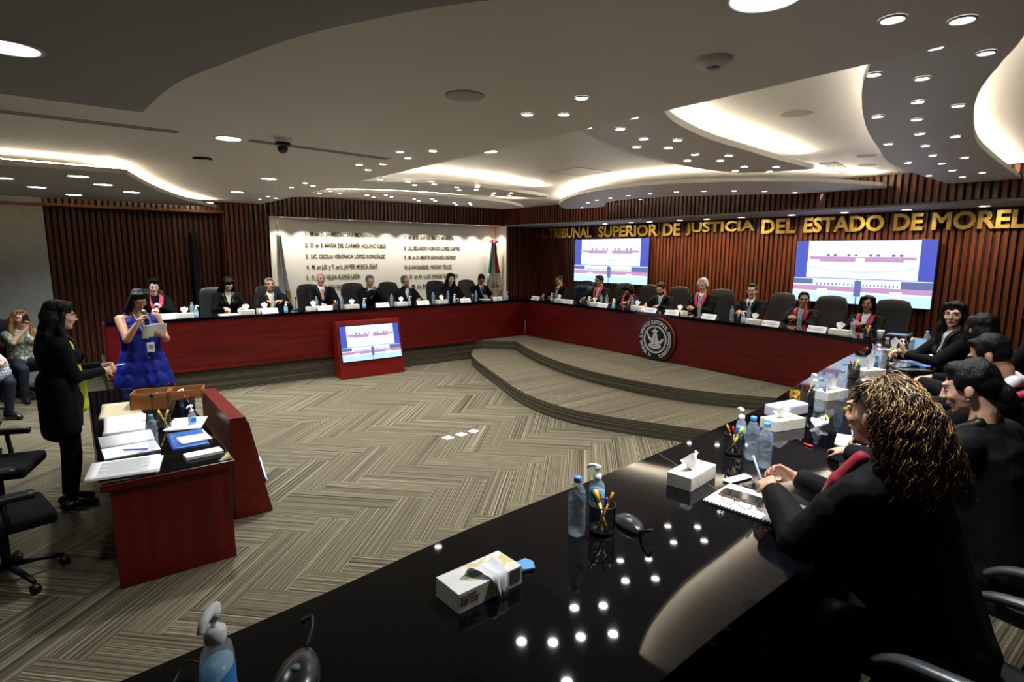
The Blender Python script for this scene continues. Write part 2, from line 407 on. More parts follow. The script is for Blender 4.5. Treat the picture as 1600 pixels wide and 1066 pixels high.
# enclosing walls out of the frame
g=G(); g.box(2.6,2.7,-4.7,YB+.1,0,3.5); struct(g.build('wall_right',mat('side_wall_paint',(.35,.33,.30),.8)))
g=G(); g.box(-13,2.7,-4.7,-4.6,0,3.5); struct(g.build('wall_back',MATS['side_wall_paint']))
g=G(); g.box(-13,2.6,YB+.04,YB+.1,0,3.5); g.box(-13,-12.95,-4.6,YB,0,3.5); struct(g.build('wall_outer',MATS['side_wall_paint']))

# ---------------- benches ----------------
def ends(front,back): return ((front[0],back[0]),) if front[0][0]>-9.75 and front[0][1]<1 else ()
def bench(label, front, back, m, panel_in=.04, zb=ZD, name='judges_bench'):
    e=empty(name,label,'bench')
    g=G(); g.prism(list(front)+list(back)[::-1],1.135,1.18); g.build('bench_top',M_GLASSTOP,e)
    sgn=1
    # front panel follows the front edge
    cen=Vector((sum(p[0] for p in back)/len(back)-sum(p[0] for p in front)/len(front),sum(p[1] for p in back)/len(back)-sum(p[1] for p in front)/len(front))).normalized()
    off=[(p[0]+cen.x*.015,p[1]+cen.y*.015) for p in front]; off2=[(p[0]+cen.x*.055,p[1]+cen.y*.055) for p in front]
    g=G(); g.prism(off+off2[::-1],zb+.012,1.135); g.build('front_panel',m,e)
    g=G()
    for p,q in ends(front,back):
        p=Vector((*p,0));q=Vector((*q,0));t=(q-p);L=t.length;t.normalize();n=Vector((-t.y,t.x,0))
        ins=Vector((*cen,0))
        a=p+t*.06;b=q-t*.02
        g.obox(((a.x+b.x)/2,(a.y+b.y)/2,(zb+.01+1.135)/2),(b-a)/2,n*.02,(0,0,(1.125-zb)/2))
    g.build('end_panel',m,e)
    return e
LB=[(-9.70,.33),(-9.70,7.90)]
bench('long mahogany bench along the left wall with a black glass top',LB,[(-10.45,.33),(-10.45,8.65)],M_MAHOY)
bench('mahogany bench along the front wall carrying the round emblem',FFs,[(-10.40,8.65),(-8.2,8.66),(-6.5,8.66),(-5.0,8.6),(-3.7,8.5),(-2.0,8.27)],M_MAHO)
bench('black glass-topped bench curving past the camera on the right',RFs,RBs,M_MAHOY)
# seams in the glass top of the near bench
g=G(); 
for yy in (2.32,):
    a=Vector((-1.75,yy,1.1803)); b=Vector((-.80,yy-.35,1.1803)); t=(b-a).normalized(); g.obox((a+b)/2,(b-a)/2,Vector((-t.y,t.x,0))*.002,(0,0,.0006))
g.build('glass_joint',mat('joint',(.05,.045,.04),.5),bpy.data.objects['judges_bench.002'])
# carpeted riser of the left bench already is the dais side; mahogany skirting line
g=G(); g.box(-9.715,-9.66,.33,6.6,ZD-.005,ZD+.03); struct(g.build('trim_left_bench_base',M_MAHOY))

# emblem on the front bench
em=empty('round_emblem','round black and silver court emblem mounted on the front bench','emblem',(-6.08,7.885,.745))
def disc(r, th, y0, n=64):
    g=G(); pts=[(r*math.cos(2*math.pi*i/n),r*math.sin(2*math.pi*i/n)) for i in range(n)]
    g.add([(a,-y0,b) for a,b in pts]+[(a,-y0-th,b) for a,b in pts],[tuple(range(n))[::-1],tuple(range(n,2*n))]+[(i,(i+1)%n,(i+1)%n+n,i+n) for i in range(n)]); return g
M_EBLK=mat('emblem_black',(.006,.006,.007),.3); M_ESIL=mat('emblem_silver',(.75,.75,.74),.35,.4)
disc(.375,.035,0.0).build('backing',wood('emblem_reflection',(.25,.05,.02),(.4,.1,.04),'X',.3,.4),em)  # orange disc stands in for the reflection and shadow around the emblem
disc(.36,.02,.037).build('plate',M_EBLK,em)
def ring(r0,r1,y0,y1,n=64):
    g=G(); v=[]
    for r,y in ((r0,y0),(r1,y0),(r1,y1),(r0,y1)):
        v+=[(r*math.cos(2*math.pi*i/n),-y,r*math.sin(2*math.pi*i/n)) for i in range(n)]
    f=[]
    for k in range(4):
        for i in range(n): f.append((k*n+i,k*n+(i+1)%n,((k+1)%4)*n+(i+1)%n,((k+1)%4)*n+i))
    g.add(v,f); return g
ring(.222,.240,.056,.064).build('inner_ring',M_ESIL,em)
ring(.208,.214,.056,.062).build('thin_ring',M_ESIL,em)
# figure: crouching stylised glyph with headdress and raised arms
fg=G()
def poly(g,pts,y0=.056,y1=.068):
    n=len(pts); g.add([(a,-y0,b) for a,b in pts]+[(a,-y1,b) for a,b in pts],[tuple(range(n)),tuple(range(n,2*n))[::-1]]+[((i+1)%n,i,i+n,(i+1)%n+n) for i in range(n)])
S=.19
def P(*q): return [(a*S,b*S) for a,b in q]
poly(fg,P((-.32,-.15),(-.25,.35),(-.12,.55),(.12,.58),(.25,.38),(.30,-.15),(.42,-.35),(.6,-.42),(.72,-.6),(.45,-.78),(0,-.88),(-.45,-.78),(-.72,-.6),(-.6,-.42),(-.42,-.35)))
poly(fg,P((-.3,.0),(-.62,.18),(-.78,.5),(-.92,.62),(-.88,.42),(-.7,.0),(-.45,-.22)))
poly(fg,P((.3,-.02),(.55,-.1),(.75,.12),(.98,.18),(.92,-.02),(.68,-.32),(.4,-.28)))
poly(fg,P((-.3,.62),(-.42,.82),(-.18,.78),(-.05,1.0),(.08,.8),(.3,.92),(.24,.68),(.1,.6)))
fg.build('glyph_figure',M_ESIL,em)
g=G()
ln=G()
for q in (P((-.12,.3),(.12,.3),(.12,.26),(-.12,.26)),P((-.15,.1),(.15,.1),(.15,.05),(-.15,.05)),P((-.3,-.45),(.3,-.45),(.3,-.5),(-.3,-.5)),P((-.4,-.62),(.4,-.62),(.4,-.66),(-.4,-.66)),P((-.02,0),(.02,0),(.02,-.4),(-.02,-.4))):
    poly(ln,q,.067,.0695)
ln.build('glyph_lines',M_EBLK,em)
# ring lettering
word='H. TRIBUNAL SUPERIOR DE JUSTICIA DEL ESTADO DE MORELOS'
cuv=[]
tot=len(word); rad=.272
bmx=bmesh.new()
for i,ch in enumerate(word):
    if ch==' ': continue
    a=R(250)-R(318)*i/(tot-1)
    t=text_mesh(ch,.085,.003,[M_ESIL],'tmpc',bold=.0015,align='CENTER')
    t.data.transform(Matrix.Translation((rad*math.cos(a),-.06,rad*math.sin(a)))@Matrix.Rotation(-(a-math.pi/2),4,'Y')@Matrix.Rotation(math.pi/2,4,'X'))
    bmx.from_mesh(t.data); bpy.data.objects.remove(t)
me=bpy.data.meshes.new('ring_lettering'); bmx.to_mesh(me); bmx.free(); link('ring_lettering',me,M_ESIL,em)

# ---------------- gold wall lettering ----------------
sg=empty('wall_lettering','gold raised letters reading H. TRIBUNAL SUPERIOR DE JUSTICIA DEL ESTADO DE MORELOS on the slats','lettering',(0,0,0))
def lw(px): return ony(px,368,YB-.06).x
words_=[('H.',838,856),('TRIBUNAL',858,926),('SUPERIOR',936,1029),('DE',1037,1064),('JUSTICIA',1072,1180),('DEL',1190,1244),('ESTADO',1256,1381),('DE',1395,1441)]
zb_,zt_=2.575,2.835
for wd,a,b in words_:
    x0,x1=lw(a),lw(b)
    text_mesh(wd,.36,.02,[M_GOLD],'letters',sg,bold=.012,width=(x1-x0),M=Matrix.Translation((x0,YB-.075,zb_))@Matrix.Rotation(math.pi/2,4,'X'))
x0=lw(1455); x1=lw(1602)
text_mesh('MORELOS',.36,.02,[M_GOLD],'letters',sg,bold=.012,width=(x1-x0)*7/5.0,M=Matrix.Translation((x0,YB-.075,zb_))@Matrix.Rotation(math.pi/2,4,'X'))
for o in sg.children:
    zs=[v.co.z for v in o.data.vertices]; k=(zt_-zb_)/ (max(zs)-min(zs))
    m0=min(zs)
    for v in o.data.vertices: v.co.z=zb_+(v.co.z-m0)*k

# ---------------- name board inscriptions ----------------
nb=empty('name_inscription','columns of small gold name letters on the white wall board','lettering')
M_BRZ=mat('dark_gold_letters',(.16,.11,.035),.4,.5)
rows=[('1.  M. en D. JAIME CASTERA MORENO',477,580,363,369),('2.  D. en E. MARÍA DEL CARMEN AQUINO CELIS',477,603,382,385),
('3.  LIC. CECILIA VERÓNICA LÓPEZ GONZÁLEZ',478,602,399,401),('4.  M. en J.O. y T. en L. JAVIER MÚJICA DÍAZ',479,590,415,417),
('5.  D. en D. HILDA FLORES LEÓN',479,563,432,432),('6.  M. en D. LUPITA RÍOS GONZÁLEZ',479,566,448,448),
('7.  M. en D. RAFAEL BRITO MIRANDA',632,709,369,374),('8.  LIC. EDUARDO HORACIO LÓPEZ CASTRO',632,719,387,389),
('9.  M. en D. MARTA SÁNCHEZ OSORIO',632,712,401,403),('10. JUAN GABRIEL VARGAS TÉLLEZ',632,706,416,417),
('11. D. en D. LUIS JORGE GAMBOA',632,716,431,431),('12. M. en D. MARÍA LETICIA',634,712,446,446)]
for tx,a,b,ya,yb in rows:
    p=onx(a,ya,BX+.01); q=onx(b,yb,BX+.01)
    z0=(p.z+q.z)/2-.045
    text_mesh(tx,.12,.002,[M_BRZ],'name_row',nb,bold=.0015,width=(q.y-p.y),M=Matrix.Translation((BX+.008,p.y,z0))@Matrix.Rotation(math.pi/2,4,'Z')@Matrix.Rotation(math.pi/2,4,'X'))
# ---------------- ceiling fixtures ----------------
M_LENS=emit('lamp_white',(1,.96,.90),10); M_LENSB=emit('lamp_big',(.95,.98,1),6); M_TRIM=mat('fixture_trim',(.62,.62,.62),.4)
protos={}
def downlight(kind, r, p, z, label, group, power, col=(.97,.97,1.0), spread=120, lens=None):
    key=(kind,r)
    if key not in protos:
        g=G(); g.lathe([(r*1.18,0),(r*1.18,-.006),(r*1.0,-.008),(r*.98,-.002)],24); a=g.build(kind+'_frame',M_TRIM)
        g=G(); g.lathe([(0.0001,-.004),(r*.99,-.004)],24); b=g.build(kind+'_lens',lens or M_LENS)
        protos[key]=(a.data,b.data); 
        for o in (a,b): bpy.data.objects.remove(o)
    e=empty(kind,label,'ceiling light',(p[0],p[1],z),0,group)
    a=bpy.data.objects.new('frame',protos[key][0]); C.objects.link(a); a.parent=e
    b=bpy.data.objects.new('lens',protos[key][1]); C.objects.link(b); b.parent=e
    if power:
        ld=bpy.data.lights.new(kind,'AREA'); ld.shape='DISK'; ld.size=r*1.9; ld.energy=power; ld.color=col; ld.spread=R(spread)
        l=bpy.data.objects.new('lamp',ld); C.objects.link(l); l.parent=e; l.location=(0,0,-.012)
    return e
for (x,y),z in (((357,216),ZA),((420,279),ZA),((371,300),ZA)):
    downlight('downlight',.095,at(x,y,z),z,{357:'round downlight in the main ceiling between the two slot vents and the dropped panel',420:'round downlight in the main ceiling before the slatted wall, farther from the wavy panel',371:'round downlight closest to the tip of the wavy dropped panel'}[x],None,LV['big'],(.93,.97,1),lens=M_LENSB)
downlight('downlight',.095,at(763,236,ZU),ZU,'round downlight alone in the raised middle ceiling',None,LV['big'],(.93,.97,1),lens=M_LENSB)
downlight('downlight',.12,at(1197,-6,ZA),ZA,'large round downlight cut by the top edge of the photo',None,LV['big']*.8,(.93,.97,1),lens=M_LENSB)
downlight('downlight',.095,at(14,73,ZC),ZC,'round downlight in the dropped dark panel at the upper left',None,LV['big']*.3,(.93,.97,1),lens=M_LENSB)
for x,y in ((122,275),(161,288),(206,300),(57,292),(115,304),(4,278)):
    downlight('downlight',.095,at(x,y,ZB),ZB,'round downlight in the dropped left panel under the wavy edge','downlights of the left dropped panel',LV['big']*.5,(.93,.97,1),lens=M_LENSB)
def smalls(L, z, label, group, pw=None, rr=.036):
    for x,y in L:
        p=at(x,y,z); downlight('spotlight',rr,p,z-.0005,label,group,LV['small'] if pw is None else pw)
c7=lambda L:[(400+a/3.2,180+b/3.2) for a,b in L]
c3=lambda L:[(800+a/2,b/2) for a,b in L]
smalls(c7([(720,182),(760,213),(884,178),(516,246),(560,272),(636,243)])+[(824,178),(881,178),(909,152)],ZA,'small spotlight near the straight edge of the main ceiling','spotlights along the main ceiling edge')
smalls(c7([(245,338),(285,352),(176,360),(60,405),(98,414),(20,420)]),ZA,'small spotlight in the ceiling corner before the white name board','spotlights in the ceiling corner by the board')
ZI=ZA+.012
smalls(c7([(600,306),(624,320),(760,331),(793,348),(877,330),(891,344),(1003,359),(1017,374),(1104,359),(1101,372),(1189,388),(1184,400),(1275,388),(1266,401)]),ZI,'small paired spotlight in the middle curved ceiling panel','spotlights of the middle curved panel')
smalls(c7([(555,399),(588,409),(649,397),(677,407),(791,417),(813,428),(880,417),(897,428),(990,438),(1001,447),(1068,438),(1075,446),(371,378),(419,389),(318,391)]),ZI,'small paired spotlight in the curved ceiling panel nearest the name board','spotlights of the panel by the board')
smalls(c3([(262,360),(235,397),(378,365),(338,401),(412,433),(390,458),(517,437),(489,461),(572,482),(548,501),(678,485),(651,501),(726,520),(698,533),(825,521),(805,535)]),ZI,'small spotlight in the leaf-shaped ceiling panel','spotlights of the leaf-shaped panel')
smalls(c3([(1190,58),(1408,60)]),ZA,'spotlight in the main ceiling ahead of the wavy right panel','spotlights ahead of the wavy right panel',rr=.04)
smalls(c3([(1322,145),(1482,163),(1131,231),(1283,243),(1268,317),(1395,329),(1143,363),(1265,372),(1274,417),(1385,426),(1176,449),(1292,455),(1238,507),(1315,485),(1343,510),(1415,492),(1303,548),(1376,532),(1408,552),(1470,539)]),ZI,'small spotlight in the wavy ceiling panel at the right','spotlights of the wavy right panel',rr=.032)
smalls(c3([(219,648),(237,633),(265,625),(307,618),(364,611),(401,623),(432,605),(514,600),(600,597),(694,596),(790,597),(884,601),(977,605)]),ZI,'small spotlight in the crescent ceiling panel before the front wall','spotlights of the crescent panel')
for x,y in ((860,345),(906,343),(953,342.5),(1001,340),(1048,338),(1102,335),(1186,331),(1284,328),(1400,325),(1535,321)):
    p=at(x,y,2.865); downlight('soffit_light',.065,(p.x,9.78),2.865,'round downlight in the soffit above the gold wall letters','soffit downlights over the gold letters',LV['soffit'],(1,.80,.48),150)
for i in range(12):
    y=3.55+i*.49
    downlight('board_light',.022,(-12.32,y),2.879,'tiny wash light in the soffit above the white name board','wash lights over the name board',LV['wash'],(1,.93,.82),100)
# unseen downlights added behind the camera to lift the ambient; only their lenses glow
for i,(x,y) in enumerate(((-6,-3.4),(-2,-3.6),(1.6,-3.2))):
    downlight('downlight',.095,(x,y),ZA if x<0 and x>-3 else ZA,'added round downlight in the unseen ceiling behind the desk','added downlights at the back',0,(.93,.97,1),lens=M_LENSB)

def round_plate(name,label,cat,p,z,prof,m):
    g=G(); g.lathe(prof,32,(0,0,0)); o=g.build(name,m); o.location=(p[0],p[1],z); return props(o,label,cat)
M_GRL=mat('speaker_grille',(.5,.48,.45),.7)
round_plate('ceiling_speaker','flat round speaker grille in the main ceiling','speaker',at(726,149,ZA),ZA,[(.115,0),(.115,-.006),(.105,-.009),(.0001,-.006)],M_GRL)
round_plate('ceiling_speaker','flat round speaker grille between the leaf-shaped and wavy panels','speaker',at(1245,176,ZU),ZU,[(.125,0),(.125,-.006),(.112,-.009),(.0001,-.006)],M_GRL)
for y,t in ((243,'upper'),(258,'lower')):
    round_plate('ceiling_speaker','small round plate in the raised ceiling near the vent, the %s of two'%t,'speaker',at(1355,y,ZU),ZU,[(.10,0),(.10,-.005),(.09,-.008),(.0001,-.006)],M_GRL)
wd=empty('wifi_device','white round dome device on the main ceiling','smoke detector',(*at(1115,93,ZA)[:2],ZA))
g=G(); g.lathe([(.085,0),(.085,-.012),(.07,-.028),(.04,-.036),(.0001,-.038)],32); g.build('shell',mat('device_white',(.7,.68,.66),.4),wd)
g=G(); g.lathe([(.03,-.037),(.03,-.042),(.0001,-.042)],24); g.build('badge',mat('badge_grey',(.25,.27,.35),.3),wd)
def slot(px0,px1,z,label,width=.045,kk='slot_vent'):
    a,b=at(*px0,z),at(*px1,z); t=(b-a); L=t.length; t.normalize(); n=Vector((-t.y,t.x,0)); c=(a+b)/2
    e=empty(kk,label,'vent',(c.x,c.y,z))
    g=G(); 
    for s in (-1,1): g.obox((n*s*width*.8)+Vector((0,0,-.003)),t*L/2,n*width*.18,(0,0,.004))
    for s in (-1,1): g.obox(t*s*L/2+Vector((0,0,-.003)),t*.008,n*width*.95,(0,0,.004))
    g.build('frame',M_GRL,e)
    g=G(); g.obox((0,0,-.001),t*L/2,n*width*.7,(0,0,.001)); g.build('slots',mat('slot_dark',(.05,.05,.05),.6),e)
    g=G()
    for s in (-.33,0,.33): g.obox(n*s*width+Vector((0,0,-.003)),t*L/2,n*width*.05,(0,0,.002))
    g.build('blade',M_GRL,e)
slot((-20,171),(277,206),ZA,'long slot air vent at the left beside the dark dropped panel',.05)
slot((391,219),(606,248),ZA,'long slot air vent behind the dome camera')
slot((1294,254),(1322,271),ZU,'short slotted air vent in the raised ceiling near the front wall',.10,'air_vent')
a=at(905,268,ZU); hh=empty('access_hatch','flush square service hatch in the raised ceiling','hatch',(a.x,a.y,ZU)); 
g=G(); 
for q in ((-.3,.3,-.3,-.285),(-.3,.3,.285,.3),(-.3,-.285,-.3,.3),(.285,.3,-.3,.3)): g.box(*q,-.006,0)
g.build('frame',M_GRL,hh); g=G(); g.box(-.285,.285,-.285,.285,-.003,0); g.build('panel',M_CEIL2,hh)
def domecam(px,py,z,label):
    p=at(px,py,z); e=empty('dome_camera',label,'camera',(p.x,p.y,z))
    g=G(); g.lathe([(.075,0),(.075,-.02),(.06,-.03)],28); g.build('base',M_WPLAS,e)
    g=G(); g.lathe([(.06,-.028),(.066,-.045),(.05,-.055)],28); g.build('collar',M_BLACK,e)
    g=G(); g.lathe([(.045,-.05),(.045,-.075),(.035,-.1),(.018,-.115),(.0001,-.12)],28); g.build('lens_dome',mat('dome_dark',(.02,.02,.025),.08,coat=1),e)
domecam(441,217,ZA,'black dome security camera under the main ceiling')
domecam(963,308,ZU,'small dome camera on the raised ceiling before the front wall')
p=at(316,247,ZA); e=empty('ceiling_projector_base','flat dark and white round device under the main ceiling beside the wavy panel','device',(p.x,p.y,ZA))
g=G(); g.lathe([(.09,0),(.085,-.018),(.05,-.02)],28); g.build('mount',M_BLACK,e)
g=G(); g.lathe([(.09,-.022),(.095,-.035),(.05,-.045),(.0001,-.046)],28); g.build('disc',M_WPLAS,e)
g=G(); g.lathe([(.07,0),(.075,-.02),(.05,-.035),(.0001,-.037)],24); o=g.build('smoke_detector',M_WPLAS); pp=at(439,299,ZA); o.location=(pp.x,pp.y,ZA); props(o,'small round detector in the ceiling corner by the board','smoke detector')

# ---------------- screens ----------------
def picture(g_add, W, H):
    """the split-screen conference picture, as coloured areas (u 0..1, v 0..1 from bottom, colour index)"""
    rs=[]
    def r(u0,u1,v0,v1,c): rs.append((u0,u1,v0,v1,c))
    r(0,1,0,1,'blue'); r(.10,.90,.40,1,'white'); 
    for i in range(20): r(.11+i*.0395,.122+i*.0395,.76,.97,'tan') if not(2<i<7 or 12<i<17) else None
    r(.19,.36,.84,.97,'glow'); r(.63,.82,.84,.97,'glow')
    r(.12,.88,.70,.745,'red'); r(.2,.8,.665,.70,'red'); r(.42,.57,.745,.80,'glow'); r(.47,.535,.64,.73,'glow')
    for i in range(12): r(.2+i*.052,.222+i*.052,.75,.79,'navy' if i%3 else 'glow')
    r(.1,.9,.42,.66,'pale')
    for i in range(16):
        u=.12+i*.0475; d=abs(i-7.5)/7.5; r(u,u+.05,.50+.07*d*d,.512+.07*d*d,'teal'); r(u,u+.05,.445+.1*d*d,.452+.1*d*d,'teal')
    r(0,.495,.12,.39,'pale'); r(.505,1,.12,.39,'pale'); r(0,.495,.19,.27,'red'); r(.505,1,.19,.27,'red')
    r(0,.16,.29,.38,'navy'); r(.80,1,.27,.38,'navy'); r(0,.495,0,.16,'sky'); r(.505,1,0,.16,'sky'); r(.48,.53,.12,.37,'navy')
    r(.20,.28,.12,.22,'glow'); r(.73,.81,.12,.22,'glow')
    for i in range(10): r(.19+i*.03,.2+i*.03,.28,.32,'navy'); r(.54+i*.026,.55+i*.026,.28,.32,'navy')
    return rs
PCOL=dict(blue=(.06,.08,.42),white=(.62,.66,.95),tan=(.72,.60,.66),glow=(1,1,1),red=(.42,.24,.42),navy=(.10,.13,.30),pale=(.74,.84,1.0),teal=(.34,.48,.72),sky=(.45,.66,1.0))
def display_mesh(name, W, H, parent, s, y=0):
    g=G(); names_=list(PCOL)
    for i,(u0,u1,v0,v1,c) in enumerate(picture(None,W,H)):
        g.k=names_.index(c); yy=y-.0002*i-.0005
        g.add([((u0-.5)*W,yy,v0*H),((u1-.5)*W,yy,v0*H),((u1-.5)*W,yy,v1*H),((u0-.5)*W,yy,v1*H)],[(0,1,2,3)])
    return g.build(name,[emit('pixels_%s_%g'%(n,s),PCOL[n],s) for n in names_],parent)
def tv(label, c0, c1, z0, z1):
    """c0,c1: left and right bottom corner in plan"""
    c0=Vector(c0);c1=Vector(c1); W=(c1-c0).length; H=z1-z0; m=(c0+c1)/2; a=math.atan2(c1.y-c0.y,c1.x-c0.x)
    e=empty('wall_screen',label,'television',(m.x,m.y,z0),a)
    g=G(); g.box(-W/2-.012,W/2+.012,.0,.045,-.012,H+.012); g.build('housing',M_BLACK,e,bevel=.004)
    display_mesh('display',W,H,e,.5,0)
    g=G(); g.box(-.25,.25,.045,.14,H*.3,H*.7); g.build('wall_mount',M_BLACK,e)
tv('large wall screen behind the white-haired man and the bearded man',(-10.49,10.15),(-8.165,10.15),1.50,2.53)
tv('large wall screen at the right of the front wall under the letters ESTADO',(-4.92,10.15),(-2.85,10.15),1.405,2.43)

# ---------------- kiosks (slanted cabinets with a screen) ----------------
def kiosk(label, loc, rz, W=1.2, H=.98, d0=.34, d1=.14):
    """front faces local -Y; bottom front edge at y=0"""
    e=empty('screen_cabinet',label,'cabinet',loc,rz)
    g=G(); h=W/2
    sl=(d0-d1)/H
    sec=[(0,0),(d0,0),(d0,H),(d0-d1,H)]
    v=[(-h,y,z) for y,z in sec]+[(h,y,z) for y,z in sec]
    g.add(v,[(0,1,2,3),(7,6,5,4),(0,4,5,1),(1,5,6,2),(2,6,7,3),(3,7,4,0)])
    g.build('body',M_MAHOX2,e,bevel=.004)
    # inclined frame for the screen
    n=Vector((0,-1,sl)).normalized(); t=Vector((0,sl,1)).normalized()
    a=math.atan(sl)
    sc=bpy.data.objects.new('screen',None); C.objects.link(sc); sc.parent=e; sc.rotation_euler=(-a,0,0)
    z0=.30*H; L=H*.63
    sc.location=(0,sl*z0-.004,z0)
    g=G(); g.box(-h+.03,h-.03,-.012,.01,-.01,L+.012); g.build('bezel',M_BLACK,sc)
    display_mesh('display',W-.09,L,sc,.46,-.013)
    return e
M_MAHOX2=wood('mahogany_cabinet',(.10,.003,.002),(.17,.008,.005),'X',.35,.12)
kiosk('slanted mahogany cabinet with a lit screen leaning against the left bench',(-9.33,4.15,0),R(90))
kiosk('slanted mahogany cabinet seen from behind beside the small desk',(-5.47,1.20,0),R(180),W=1.22,H=.86,d0=.29,d1=.12)

# ---------------- desk with papers ----------------
dk=empty('small_desk','mahogany desk with a black glass top covered in papers','desk',(0,0,0))
DX0,DX1,DY0,DY1=-7.2,-4.26,.06,.80
g=G(); g.box(DX0,DX1+.03,DY0-.03,DY1+.01,.685,.732); g.build('top_frame',M_MAHO,dk,bevel=.004)
g=G(); g.box(DX0+.01,DX1+.02,DY0-.02,DY1,.732,.74); g.build('glass_top',M_GLASSTOP,dk)
for x0,x1 in ((DX1-.035,DX1),(DX0,DX0+.035)):
    g=G(); g.box(x0,x1,DY0+.02,DY1-.02,.0,.685); g.build('end_panel',M_MAHOZ,dk,bevel=.003)
g=G(); g.box(DX1,DX1+.008,DY0+.02,DY1-.02,0,.07); g.build('plinth',M_MAHOY,dk)
g=G(); g.box(DX0+.035,DX1-.035,DY1-.06,DY1-.035,.12,.685); g.build('modesty_panel',M_MAHO,dk)
g=G(); g.box(DX0+.1,DX0+.13,DY0+.02,DY0+.55,.1,.685); g.build('gold_side_panel',mat('brassy_panel',(.22,.18,.05),.35,.4),dk)

# ---------------- flags ----------------
def flag(label, x, y, z0, ztop, mats_, emblem=False, spread=.42, lean=0):
    e=empty('flag',label,'flag',(x,y,z0))
    H=ztop-z0
    g=G(); g.tube([(0,0,0),(lean,0,H)],.012,8); g.build('pole',M_GOLD,e)
    g=G(); g.lathe([(.0001,0),(.14,0),(.13,.03),(.03,.06)],20); g.build('base',M_GOLD,e)
    g=G(); g.lathe([(.001,0),(.03,.03),(.012,.07),(.02,.10),(.001,.2)],12,(lean,0,H)); g.build('finial',M_GOLD,e)
    # hanging cloth: narrow at the top, wider at the bottom, with folds; columns coloured by stripe
    nu,nv=36,26; g=G(); vs=[]
    zt=H-.06; zb=.12
    for j in range(nv+1):
        t=j/nv; z=zt+(zb-zt)*t; wd=.09+spread*min(1,t*1.25)**1.1
        for i in range(nu+1):
            u=i/nu
            yy=(u-.5)*wd+.10*t*math.sin(2.2*t)
            xx=.05+.045*math.sin(u*17+1.3*t)*(.4+t)+.02*math.sin(u*31)
            vs.append((xx+lean*(1-t),yy,z))
    fs=[];ms=[]
    for j in range(nv):
        for i in range(nu):
            a=j*(nu+1)+i; fs.append((a,a+1,a+nu+2,a+nu+1))
            u=(i+.5)/nu; t=(j+.5)/nv
            k=mats_(u,t); ms.append(k)
    g.add(vs,fs,True); g.m=ms
    o=g.build('cloth',FLAGM,e); m=o.modifiers.new('s','SOLIDIFY'); m.thickness=.004
    return e
FLAGM=[mat('flag_green',(.0,.16,.07),.6),mat('flag_white',(.72,.72,.70),.6),mat('flag_red',(.42,.01,.03),.6),mat('flag_gold',(.45,.27,.04),.5),mat('flag_blue_tint',(.45,.50,.70),.6)]
def mexi(u,t):
    if t<.42: return 0 if u<.30 else (1 if u<.62 else 2)
    d=((u-.52)/.30)**2+((t-.66)/.12)**2
    if .25<d<1 and (math.sin(9*math.atan2(t-.66,u-.52))>-.4): return 3
    if d<.10: return 3
    if u+ (1-t)*.9<.50: return 0
    if t>.88-(u-.5)*.35 : return 2
    return 1
fl=flag('green, white and red flag on a pole right of the name board',-12.36,8.92,ZD,2.55,mexi,spread=.72)
g=G()
for s,dy in ((-1,.0),(1,.0)):
    g.tube([(0,0,0),(.03,s*.07,.05),(.03,s*.13,.0),(.02,s*.05,-.03),(0,0,0)],.022,8)
g.tube([(0,.02,0),(.04,.05,-.12),(.03,.07,-.25)],.02,8); o=g.build('bow',FLAGM[2],fl,(0.05,0,2.1)); 
def whitef(u,t):
    d=((u-.75)/.12)**2+((t-.62)/.06)**2
    if d<1: return 3
    return 4 if (u>.55 and t<.8 and t>.2 and math.sin(u*40)>.7) else 1
flag('plain white ceremonial flag hanging on a pole at the left end of the name board',-12.36,3.47,ZD,2.62,whitef,spread=.25)
# tall black column speaker before the slats
sp=empty('column_speaker','tall narrow black column speaker standing before the recessed slats','speaker',(-12.36,1.93,0))
g=G(); g.box(-.06,.06,-.055,.055,1.0,2.52); g.build('enclosure',M_BLACK,sp,bevel=.006)
g=G(); g.box(.06,.066,-.045,.045,1.05,2.47); g.build('grille',mat('grille_black',(.006,.006,.007),.8),sp)
g=G(); g.box(-.09,.07,-.07,.07,0,1.0); g.build('stand',M_BLACK,sp)

